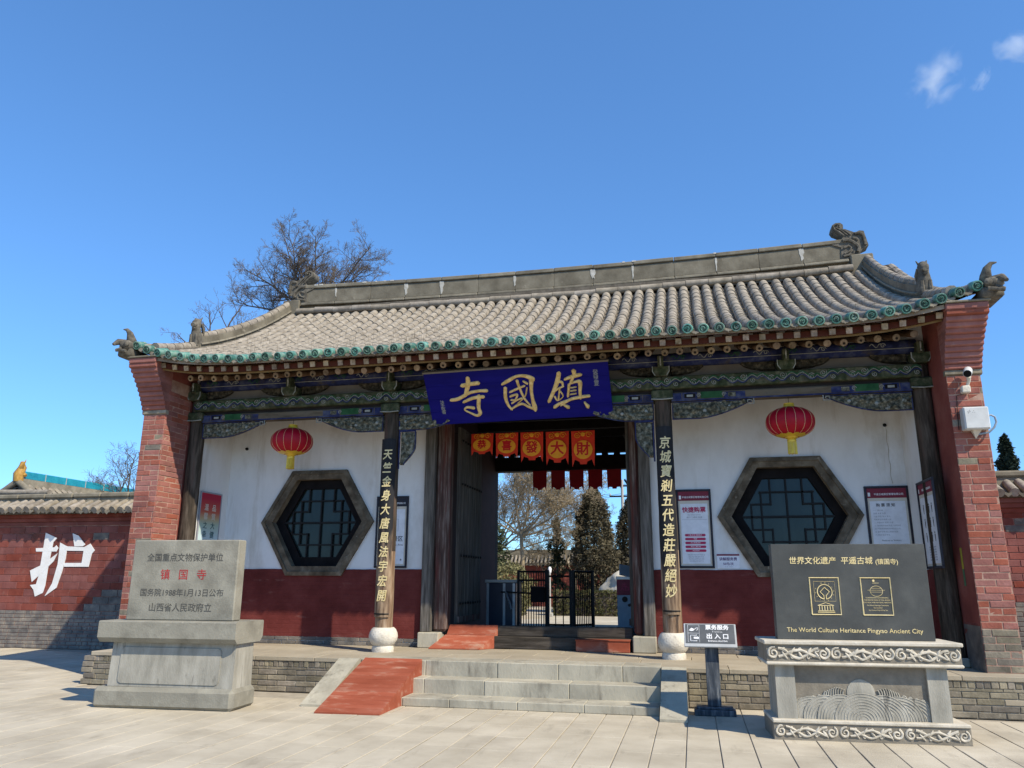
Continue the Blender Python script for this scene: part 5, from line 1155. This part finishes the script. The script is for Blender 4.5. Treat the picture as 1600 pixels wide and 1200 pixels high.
# ------------------------------------------------------------------ boundary walls
def boundary(xa, xb, xv0, xv1, label, ruin, Y=4.0, bl=.44, bh=.165, zg=.0):
    t = thing('boundary_wall', (0, 0, 0), label, 'wall')
    c = B().box(xa, xb, Y + .012, Y + .45, zg, 3.12).build('core', M_mortw, t)
    j1 = B(); lay(None, FRONT(xv0, Y, zg), xv1 - xv0, .85, .30, .085, None, .05, .012, joined=j1, alt=True); tag(j1.build('bricks', M_greyd, c, fix=False), kind='stuff')
    lay(c, FRONT(xv0, Y, .85 + zg), xv1 - xv0, 2.0 - zg, bl, bh, M_redw, .05, .008, (lambda u, v: M_greyd if (ruin and v < .52 and u > 4.0 + R.uniform(-.4, .4) + (v * 1.5)) or R.random() < .02 else M_redw))
    j2 = B()
    for a, b in ((xa, xv0), (xv1, xb)):
        if b - a > .3: lay(None, FRONT(a, Y, zg), b - a, 2.85 - zg, bl, bh, None, .05, .012, joined=j2)
    if j2.v: tag(j2.build('bricks', M_redw, c, fix=False), kind='stuff')
    for k in range(3): B().cham(xa, xb, Y - .02 - .05 * k, Y + .45, 2.852 + k * .09, 2.938 + k * .09, .006).build('cornice_course', M_redw, t)
    n = int((xb - xa) / .24); cp = B().box(xa, xb, Y - .30, Y + .45, 3.121, 3.16).build('coping', M_pan, t)
    tl_ = B().tube([(0, 0, 0), (0, .42, .22)], [.085, .075], 9).mesh('coping_tile', M_tile, smooth=40)
    dr = B().prism([(-.07, .03), (-.06, -.02), (0, -.075), (.06, -.02), (.07, .03), (0, .0)], fr((0, 0, 0), (1, 0, 0), (0, 0, 1)), .012, back=-.02).mesh('coping_drip', M_drip)
    for k in range(n):
        x = xa + (k + .5) * .24; z = 3.19 + .02 * math.sin(x * .8)
        put('coping_tile', tl_, cp, Matrix.Translation((x + R.uniform(-.02, .02), Y - .36 + R.uniform(-.02, .02), z + R.uniform(-.012, .012))) @ Matrix.Rotation(R.uniform(-.08, .08), 4, 'Z'))
        put('coping_drip', dr, cp, Matrix.Translation((x + .12, Y - .35, z - .02 + R.uniform(-.012, .012))) @ Matrix.Rotation(R.uniform(-.1, .1), 4, 'Y'))
    B().add([(xa, Y - .33, 3.16), (xb, Y - .33, 3.16), (xb, Y + .05, 3.36), (xa, Y + .05, 3.36)], [(0, 1, 2, 3)]).build('coping_bed', M_pan, cp)
    B().box(xa, xb, Y + .055, Y + .40, 3.16, 3.52).build('coping_core', M_mortg, cp)
    lay(cp, FRONT(xv0, Y + .045, 3.33), xv1 - xv0, .19, .40, .19, M_copg, .03, .010)
    for k in range(int((xb - xa) / .8)): B().cham(xa + k * .8 + .004, xa + (k + 1) * .8 - .004, Y + .0, Y + .46, 3.521 + R.uniform(-.004, .004), 3.64, .03).build('coping_cap', M_copg, cp)
    return t
bwl = boundary(-22.6, -6.62, -15.4, -8.0, 'old red brick boundary wall left of the gate with a big white character', True)
boundary(6.62, 16.2, 6.64, 10.2, 'red brick boundary wall right of the gate hall', False, bl=.33, bh=.125, zg=.40)
wc_ = B()
CH = [[(-12.8, 2.68), (-12.45, 2.55), (-12.54, 2.45), (-12.58, 1.93), (-12.59, 1.42), (-12.63, 1.26), (-12.84, 1.17), (-12.91, 1.33), (-13.03, 1.44), (-12.86, 1.46), (-12.82, 1.67), (-12.81, 2.23)], [(-13.02, 2.31), (-12.49, 2.33), (-12.44, 2.38), (-12.37, 2.31), (-12.41, 2.23), (-13.0, 2.23)], [(-13.09, 1.78), (-12.79, 1.91), (-12.56, 2.06), (-12.37, 2.19), (-12.45, 2.0), (-12.72, 1.74), (-12.99, 1.51)], [(-12.02, 2.66), (-11.84, 2.6), (-11.62, 2.39), (-11.68, 2.35), (-11.92, 2.35)], [(-12.34, 2.44), (-12.12, 2.35), (-11.64, 2.33), (-11.48, 2.41), (-11.33, 2.25), (-11.4, 2.17), (-11.44, 1.87), (-12.13, 1.87), (-12.15, 1.96), (-11.65, 1.96), (-11.64, 2.24), (-12.26, 2.25)], [(-12.34, 2.44), (-12.12, 2.35), (-12.12, 2.06), (-12.17, 1.74), (-12.26, 1.38), (-12.56, 1.18), (-12.4, 1.48), (-12.32, 1.93), (-12.33, 2.23)]]
for k, p in enumerate(CH): wc_.prism(p, fr((0, 3.993, 0), (1, 0, 0), (0, 0, 1)), .002 + .0012 * k, back=-.004)
wc_.build('painted_character', M_whitepaint, bwl)

# ------------------------------------------------------------------ courtyard behind the gate
cy = B().box(-16, 14, 7.62, 48, -.05, .30).build('courtyard', M_slab); tag(cy, kind='structure')
def leaves(b, pts, size, up=.3):
    for p in pts:
        a = Vector((R.gauss(0, 1), R.gauss(0, 1), R.gauss(0, 1))).normalized(); n_ = Vector((R.gauss(0, 1), R.gauss(0, 1), R.gauss(0, 1) + up)).normalized(); s = size * R.uniform(.6, 1.4)
        t = a.cross(n_).normalized(); q = n_.cross(t)
        b.add([p - t * s * .45, p + q * s * .3 - t * .0, p + t * s * .45, p + q * s], [(0, 1, 3), (1, 2, 3)])
def hedge(x0, x1, y0, y1, z0, z1, label):
    t = thing('hedge', ((x0 + x1) / 2, (y0 + y1) / 2, z0), label, 'hedge', 'clipped hedges in the courtyard'); c = t.matrix_basis.translation
    b = B(); pts = []
    for k in range(6500):
        f = R.random(); x = R.uniform(x0, x1); y = R.uniform(y0, y1); z = R.uniform(z0, z1)
        if f < .5: y = y0 + abs(R.gauss(0, .04))
        elif f < .75: z = z1 - abs(R.gauss(0, .04))
        elif f < .88: x = x0 + abs(R.gauss(0, .04))
        else: x = x1 - abs(R.gauss(0, .04))
        pts.append(Vector((x, y, z + .02 * math.sin(x * 9) + .02 * R.random())) - c)
    leaves(b, pts, .085); b.build('foliage', M_hedge, t, fix=False)
    B().box(x0 + .07 - c.x, x1 - .07 - c.x, y0 + .07 - c.y, y1 - .07 - c.y, .0, z1 - z0 - .07).build('branches', M_twig, t)
hedge(-2.65, 2.2, 17.9, 19.0, .30, 1.20, 'clipped dark hedge before the pale boulder behind the gate')
hedge(-5.6, -3.75, 16.8, 18.2, .30, 1.35, 'clipped yellowish hedge seen behind the left railing')
# boulder
bm = bmesh.new(); bmesh.ops.create_icosphere(bm, subdivisions=4, radius=1)
for v in bm.verts:
    p = v.co.copy(); k = 1 + .22 * noise.noise(p * 1.4 + Vector((3, 1, 7))) + .08 * noise.noise(p * 4); v.co = Vector((p.x * 1.25 * k, p.y * .8 * k, p.z * .95 * k))
me = bpy.data.meshes.new('boulder'); bm.to_mesh(me); bm.free(); me.materials.append(M_rock); me.polygons.foreach_set('use_smooth', [True] * len(me.polygons))
bo = put('boulder', me, None, Matrix.Translation((.22, 20.2, 1.08))); tag(bo, 'big pale cream boulder standing behind the clipped hedge', 'boulder')
B().cham(-1.3, 1.3, -.9, .9, -.752, -.55, .1).build('plinth', M_conc, bo)
# conifers
def cypress(x, y, zb, h, w, label, name, mt, n, size, group, shape):
    t = thing(name, (x, y, zb), label, 'tree', group)
    B().tube([(0, 0, -.06), (.02, 0, h * .3), (0, 0, h * .92)], [w * .11, w * .08, .02], 8).build('trunk', M_bark, t)
    b = B(); pts = []; seed = x * 3.1
    for k in range(n):
        u = R.random() ** .8; th = R.uniform(0, 2 * math.pi); prof = shape(u) * w
        lob = .96 + .42 * noise.noise((math.cos(th) * 2.6 + seed, math.sin(th) * 2.6, u * h * 1.5)) + .34 * noise.noise((math.cos(th) * 6, math.sin(th) * 6 + seed, u * h * 3.5))
        r = prof * lob * (1 - .45 * R.random() ** 2.2); pts.append(Vector((r * math.cos(th), r * math.sin(th), h * (.16 + .84 * u) + R.uniform(-.06, .06))))
    leaves(b, pts, size, up=1.2); b.build('crown', mt, t, fix=False); return t
cs = lambda u: (.5 + .5 * min(1, u / .2)) * (1 - max(0, (u - .3) / .72) ** 1.9) ** .75
cypress(-1.42, 21, .30, 5.15, .92, 'brownish cypress seen whole through the gate behind the hedge', 'cypress_tree', M_cyp, 22000, .105, 'cypresses in the courtyard', cs)
cypress(.22, 22.5, .30, 5.0, .95, 'brownish cypress at the right edge of the gate opening, partly hidden by the door post', 'cypress_tree', M_cyp, 18000, .105, 'cypresses in the courtyard', cs)
fs_ = lambda u: (1 - u) ** .85 * (.8 + .2 * math.cos(u * 60))
cypress(14.35, 20, .0, 6.9, 1.6, 'dark pointed fir above the right boundary wall, nearer the brick pillar', 'fir_tree', M_fir, 9000, .16, 'firs beyond the right wall', fs_)
cypress(16.1, 21.5, .0, 7.5, 1.7, 'dark pointed fir above the right boundary wall at the picture edge', 'fir_tree', M_fir, 9000, .16, 'firs beyond the right wall', fs_)
cypress(-5.4, 17.5, .30, 4.3, 1.05, 'dark green pine at the left of the rear opening', 'pine_tree', M_pine, 9000, .12, None, lambda u: math.sin(math.pi * min(1, u + .12)) ** .6)
cypress(-3.25, 22.5, .30, 4.0, .8, 'thin green young pine before the red wall behind the gate', 'pine_tree', M_pine, 2600, .13, None, lambda u: (1 - u) ** .7 * (.6 + .4 * math.sin(u * 22)))
def shrub(x, y, z, r, label, mt, n):
    t = thing('round_shrub', (x, y, z), label, 'shrub', 'shrubs in the courtyard'); b = B(); pts = []
    for k in range(n):
        d = Vector((R.gauss(0, 1), R.gauss(0, 1), R.gauss(0, 1))).normalized(); q = r * (1 - .35 * R.random() ** 2) * (1 + .18 * noise.noise(d * 3 + Vector((x, y, 0))))
        pts.append(Vector((d.x * q, d.y * q, r * .95 + d.z * q * .95)))
    leaves(b, pts, .09); b.build('crown', mt, t, fix=False); B().tube([(0, 0, -.02), (0, 0, r)], [.05, .02], 6).build('stem', M_bark, t)
shrub(-3.9, 15.6, .30, 1.0, 'round olive shrub seen just above the turnstile cabinet', M_shrub, 5000)
# bare trees
def bare(name, base, fork, limbs, label, group, seed, mtw, depth=4, kids=(6, 6, 5), lk=.55, spread=.75, r0=.16, trop=.25, rt=.006, bark=None):
    rr = random.Random(seed); t = thing(name, base, label, 'tree', group); o = Vector(base)
    big, tw = B(), B()
    big.tube([(0, 0, -.05), Vector(fork) * .5 - o * .5 + Vector((.1, .05, 0)), Vector(fork) - o], [r0 * 1.5, r0 * 1.15, r0], 9)
    def grow(p, d, L, r, lev):
        n = 5 if lev < 2 else 3; pts = [p]; dd = d.copy(); rs_ = [r]
        for i in range(n):
            dd = (dd + Vector((rr.gauss(0, .16), rr.gauss(0, .16), rr.gauss(0, .12) + trop * .16))).normalized(); pts.append(pts[-1] + dd * L / n); rs_.append(max(rt * .7, r * (1 - .78 * (i + 1) / n)))
        (big if lev < 2 else tw).tube(pts, rs_, 6 if lev < 2 else 3, cap=False)
        if lev >= depth: return
        k = kids[min(lev, len(kids) - 1)]
        for c in range(k):
            f = .22 + .78 * (c + rr.random()) / k; f = min(f, .999); i = min(n - 1, int(f * n)); q = pts[i].lerp(pts[i + 1], f * n - i); ax = (pts[i + 1] - pts[i]).normalized()
            side = Vector((rr.gauss(0, 1), rr.gauss(0, 1), rr.gauss(0, 1))); side = (side - ax * side.dot(ax)).normalized()
            nd = (ax * (1 - spread * .5) + side * spread + Vector((0, 0, trop * .6))).normalized(); grow(q, nd, L * lk * rr.uniform(.7, 1.15) * (1.12 - .5 * f), max(rt, r * (1 - .7 * f) * .62), lev + 1)
    for (d, L) in limbs: grow(Vector(fork) - o - Vector((0, 0, .2)), Vector(d).normalized(), L, r0 * .62, 0)
    big.build('trunk', bark or M_bark, t, smooth=50, fix=False); tw.build('crown', mtw, t, fix=False); return t
bare('bare_tree', (-11.4, 14, 0), (-11.75, 14, 11.9), [((math.sin(a), d, math.cos(a) * 1.0 + .12), L_) for a, d, L_ in ((-1.42, .2, 3.5), (-1.15, -.3, 3.6), (-.92, .35, 3.5), (-.62, -.1, 3.3), (-.36, .4, 3.3), (-.08, -.35, 3.3), (.2, .1, 3.2), (.5, .5, 2.8), (.85, -.2, 3.2), (1.12, .3, 3.7), (1.32, -.15, 4.0))], 'tall bare tree spreading above the left end of the roof ridge', 'bare trees', 17, M_twig, 3, (13, 11, 9), .45, .8, .10, .22, .0052)
bare('bare_tree', (-17.0, 16, 0), (-17.0, 16, 10.8), [((-.6, .1, 1), 3.0), ((.3, .2, 1.1), 3.4), ((-1, 0, .7), 2.4), ((.7, -.2, .8), 2.4)], 'small bare tree top just over the left slope of the roof', 'bare trees', 9, M_twig, 3, (6, 6, 5), .5, .8, .10, .3, .006)
bare('bare_tree', (-19.4, 14.5, 0), (-19.3, 14.5, 3.2), [((-1.2, .1, .9), 3.0), ((-.5, .3, 1.2), 3.3), ((.2, -.1, 1.2), 3.6), ((.9, .2, 1), 3.4), ((1.2, .2, .5), 3.0), ((-1, -.3, .5), 2.6)], 'bare tree behind the left boundary wall beside the brick pillar', 'bare trees', 21, M_twig, 3, (10, 9, 8), .5, .85, .09, .3, .0055)
bare('bare_tree', (-4.4, 20, .3), (-4.35, 20, 3.6), [((-.9, .1, 1), 3.8), ((-.3, .3, 1.2), 4.2), ((.3, -.2, 1.2), 4.2), ((.8, .2, .9), 4.2), ((1.3, -.1, .8), 3.6), ((-1.2, .2, .6), 3.2), ((1.1, .2, .35), 3.2), ((.1, .5, 1), 4)], 'pale bare tree with dense fine twigs seen through the gate', 'bare trees', 33, M_twigp, 3, (16, 14, 11), .46, .9, .075, .2, .0065, M_twigp)
bare('bare_tree', (-3.0, 26, .3), (-3.0, 26, 2.0), [((-.6, .1, 1), 3.0), ((.1, .3, 1.2), 3.6), ((.7, -.2, 1), 3.2), ((1, .2, .7), 2.6), ((-1, 0, .6), 2.6)], 'thin bare tree in front of the red wall seen through the gate', 'bare trees', 41, M_twigp, 3, (12, 10, 8), .5, .85, .05, .25, .006, M_twigp)
bare('bare_tree', (-6.3, 23.5, .3), (-6.3, 23.5, 3.0), [((-.5, .1, 1), 4.0), ((.1, .3, 1.2), 4.4), ((.5, -.2, 1), 4.2), ((.9, .2, .8), 3.8), ((1.1, -.2, .4), 3.4), ((.7, .3, 1.2), 4)], 'pale bare tree at the left edge of the rear opening behind the pine', 'bare trees', 52, M_twigp, 3, (14, 12, 9), .48, .9, .08, .22, .0065, M_twigp)
# far red wall with tiled coping, pole, lamp
fw = thing('courtyard_wall', (-2, 28.4, .3), 'red wall with grey tiled top far behind the trees', 'wall')
B().box(-14, 14, -.2, .2, -.02, 2.05).build('wall_body', M_redw, fw); B().box(-14, 14, -.42, .42, 2.051, 2.13).build('coping', M_copg, fw)
cpo = B().box(-14, 14, -.12, .12, 2.13, 2.85).build('coping_ridge', M_copg, fw)
for k in range(64): B().tube([(-6.4 + k * .2, -.46, 2.14), (-6.4 + k * .2, -.1, 2.55)], [.06, .05], 6).build('coping_tile', M_tile, cpo)
up = thing('utility_pole', (-1.15, 33, .0), 'pale concrete utility pole with crossarms above the cypresses', 'utility pole')
B().tube([(0, 0, -.02), (0, 0, 7.3)], [.11, .08], 10).build('pole', M_conc, up, smooth=60)
for z in (6.3, 6.9): B().cham(-.75, .75, -.05, .05, z, z + .09, .01).build('crossarm', M_iron, up)
for k in range(6): B().lathe([(.04, 0), (.05, .05), (.03, .12)], 8, (-.7 + (k % 3) * .7, 0, 6.39 if k < 3 else 6.99)).build('insulator', M_conc, up)
for k, (x, z) in enumerate(((-.7, 6.50), (0, 6.50), (.7, 6.50), (-.7, 7.1), (.7, 7.1))):
    tag(B().tube([(-40, 36 + x, z + .9 - .5)] + [(-1.15 + x - 38.85 * (1 - i / 8), 33 + 3 * (1 - i / 8), z - 1.6 * math.sin(math.pi * i / 8)) for i in range(1, 9)], .013, 4).build('power_line', M_iron), 'thin power line sagging left from the utility pole, number %s from below' % ['one', 'two', 'three', 'four', 'five'][k], 'power line', 'power lines at the utility pole')
lp = thing('garden_lamp', (-2.62, 17.1, .3), 'white garden lamp post on the path behind the gate', 'lamp')
B().tube([(0, 0, -.01), (0, 0, 1.55)], .035, 8).build('post', M_conc, lp); B().lathe([(.03, 1.55), (.06, 1.60), (.07, 1.72), (.04, 1.78), (.01, 1.8)], 12).build('lamp_head', M_white, lp, smooth=40); B().cham(-.1, .1, -.1, .1, -.01, .12, .01).build('foot', M_conc, lp)

# ------------------------------------------------------------------ side hall behind the left wall
sh = thing('side_hall', (-20, 10.2, 0), 'low grey tiled hall with turquoise ridge behind the left boundary wall', 'building')
Lh = 11.5; ZR = 4.75
B().box(-2.6, 2.6, .3, Lh, 0, 3.2).build('hall_wall', M_redw, sh)
sl = lambda u: ZR - 1.75 * (u / 3.4) ** .85 if u > 0 else ZR
b = B()
for sg in (-1, 1):
    for i in range(8):
        a, c = 3.4 * i / 8, 3.4 * (i + 1) / 8
        b.add([(sg * a, -.2, sl(a)), (sg * c, -.2, sl(c)), (sg * c, Lh, sl(c)), (sg * a, Lh, sl(a)), (sg * a, -.2, sl(a) - .12), (sg * c, -.2, sl(c) - .12)], [(0, 1, 2, 3), (0, 4, 5, 1)])
rf = b.build('roof', M_pan, sh)
for k in range(38):
    y = -.1 + k * .30
    B().tube([(3.4 * i / 8, y, sl(3.4 * i / 8) + .03) for i in range(9)], .075, 6).build('barrel_tile', M_tile, rf, smooth=50)
B().add([(-3.0, -.05, 2.9), (3.0, -.05, 2.9), (0, -.05, ZR - .12), (-3.0, .3, 2.9), (3.0, .3, 2.9), (0, .3, ZR - .12)], [(0, 1, 2), (3, 5, 4)]).build('gable', M_dark, sh)
for sg in (-1, 1): B().tube([(sg * 3.5 * i / 8, -.22, sl(3.5 * i / 8) + .12 if i else ZR + .1) for i in range(9)], .11, 8).build('verge_ridge', M_copg, sh, smooth=50)
B().box(-.12, .12, -.2, Lh, ZR - .1, ZR + .20).build('ridge_bed', M_copg, sh)
for k in range(12):
    y = -.1 + k * .96; B().cham(-.10, .10, y + .012, y + .945, ZR + .201, ZR + .46, .01).build('ridge_panel', M_teal, sh)
    B().box(-.104, .104, y - .018, y + .010, ZR + .2, ZR + .465).build('ridge_joint', M_conc, sh)
dr_ = B().tube([(0, -.2, ZR + .1), (0, -.22, ZR + .35), (.02, -.12, ZR + .6), (.05, -.2, ZR + .78)], [.16, .17, .13, .05], 8).tube([(0, -.2, ZR + .5), (.16, -.25, ZR + .62), (.2, -.2, ZR + .85)], [.08, .05, .01], 6).tube([(0, -.1, ZR + .4), (.18, -.1, ZR + .3)], [.09, .06], 6)
dr_.build('ridge_beast', M_ochre, sh, smooth=50)
# low wall ridge in front of the hall
lw = thing('low_roof', (-19.5, 7.0, 0), 'low grey coping roof just behind the left boundary wall', 'roof')
B().add([(-4, -.5, 3.7), (3.6, -.5, 3.55), (3.6, .1, 4.0), (-4, .1, 4.15), (-4, .8, 3.7), (3.6, .8, 3.55)], [(0, 1, 2, 3), (3, 2, 5, 4)]).build('roof_bed', M_pan, lw)
B().tube([(-4, .05, 4.22), (0, .05, 4.13), (3.7, .05, 4.05)], .09, 8).build('ridge_roll', M_tile, lw, smooth=50); B().box(-3.9, 3.5, -.1, .4, 0, 3.6).build('wall_body', M_redw, lw)

# ------------------------------------------------------------------ small clouds
def cloud(loc, sx_, sy_, sz_, seed, label, dens):
    m = bpy.data.materials.new('cloud_vapour'); m.use_nodes = True; nt = m.node_tree; N = nt.nodes; L = nt.links
    N.remove(N['Principled BSDF']); v = N.new('ShaderNodeVolumePrincipled'); L.new(v.outputs[0], N['Material Output'].inputs['Volume'])
    v.inputs['Color'].default_value = (.97, .98, 1, 1); v.inputs['Anisotropy'].default_value = 0.0
    tc = N.new('ShaderNodeTexCoord'); ln = N.new('ShaderNodeVectorMath'); ln.operation = 'LENGTH'; L.new(tc.outputs['Object'], ln.inputs[0])
    nz = N.new('ShaderNodeTexNoise'); nz.inputs['Scale'].default_value = 1.6; nz.inputs['Detail'].default_value = 7; nz.inputs['Roughness'].default_value = .62; nz.inputs['Distortion'].default_value = .7
    mp = N.new('ShaderNodeMapping'); mp.inputs['Location'].default_value = (seed, seed * .7, 0); L.new(tc.outputs['Object'], mp.inputs[0]); L.new(mp.outputs[0], nz.inputs['Vector'])
    a = N.new('ShaderNodeMath'); a.operation = 'MULTIPLY_ADD'; a.inputs[1].default_value = -.42; L.new(ln.outputs['Value'], a.inputs[0]); L.new(nz.outputs['Fac'], a.inputs[2])
    mr = N.new('ShaderNodeMapRange'); mr.inputs[1].default_value = .27; mr.inputs[2].default_value = .55; mr.inputs[4].default_value = dens; L.new(a.outputs[0], mr.inputs[0]); L.new(mr.outputs[0], v.inputs['Density'])
    bm = bmesh.new(); bmesh.ops.create_icosphere(bm, subdivisions=3, radius=1); me = bpy.data.meshes.new('cloud'); bm.to_mesh(me); bm.free(); me.materials.append(m)
    o = put('cloud', me, None, Matrix.Translation(loc) @ Matrix.Rotation(.6, 4, 'Y') @ Matrix.Diagonal((sx_, sy_, sz_, 1))); tag(o, label, 'cloud', 'wispy clouds'); 
D = 700
def cdir(x, y, z): return Vector((2.6 + D * x, -12 + D * y, 1.6 + D * z))
cloud(cdir(.2836, .8019, .5258), 26, 20, 34, 2.3, 'wispy white cloud, largest of the three at the upper right', .045)
cloud(cdir(.3233, .7961, .5115), 9, 9, 17, 7.9, 'tiny wispy cloud between the two larger ones at the upper right', .06)
cloud(cdir(.3560, .7731, .5285), 26, 16, 22, 5.2, 'white cloud cut off by the right edge of the sky', .06)
flush_text()
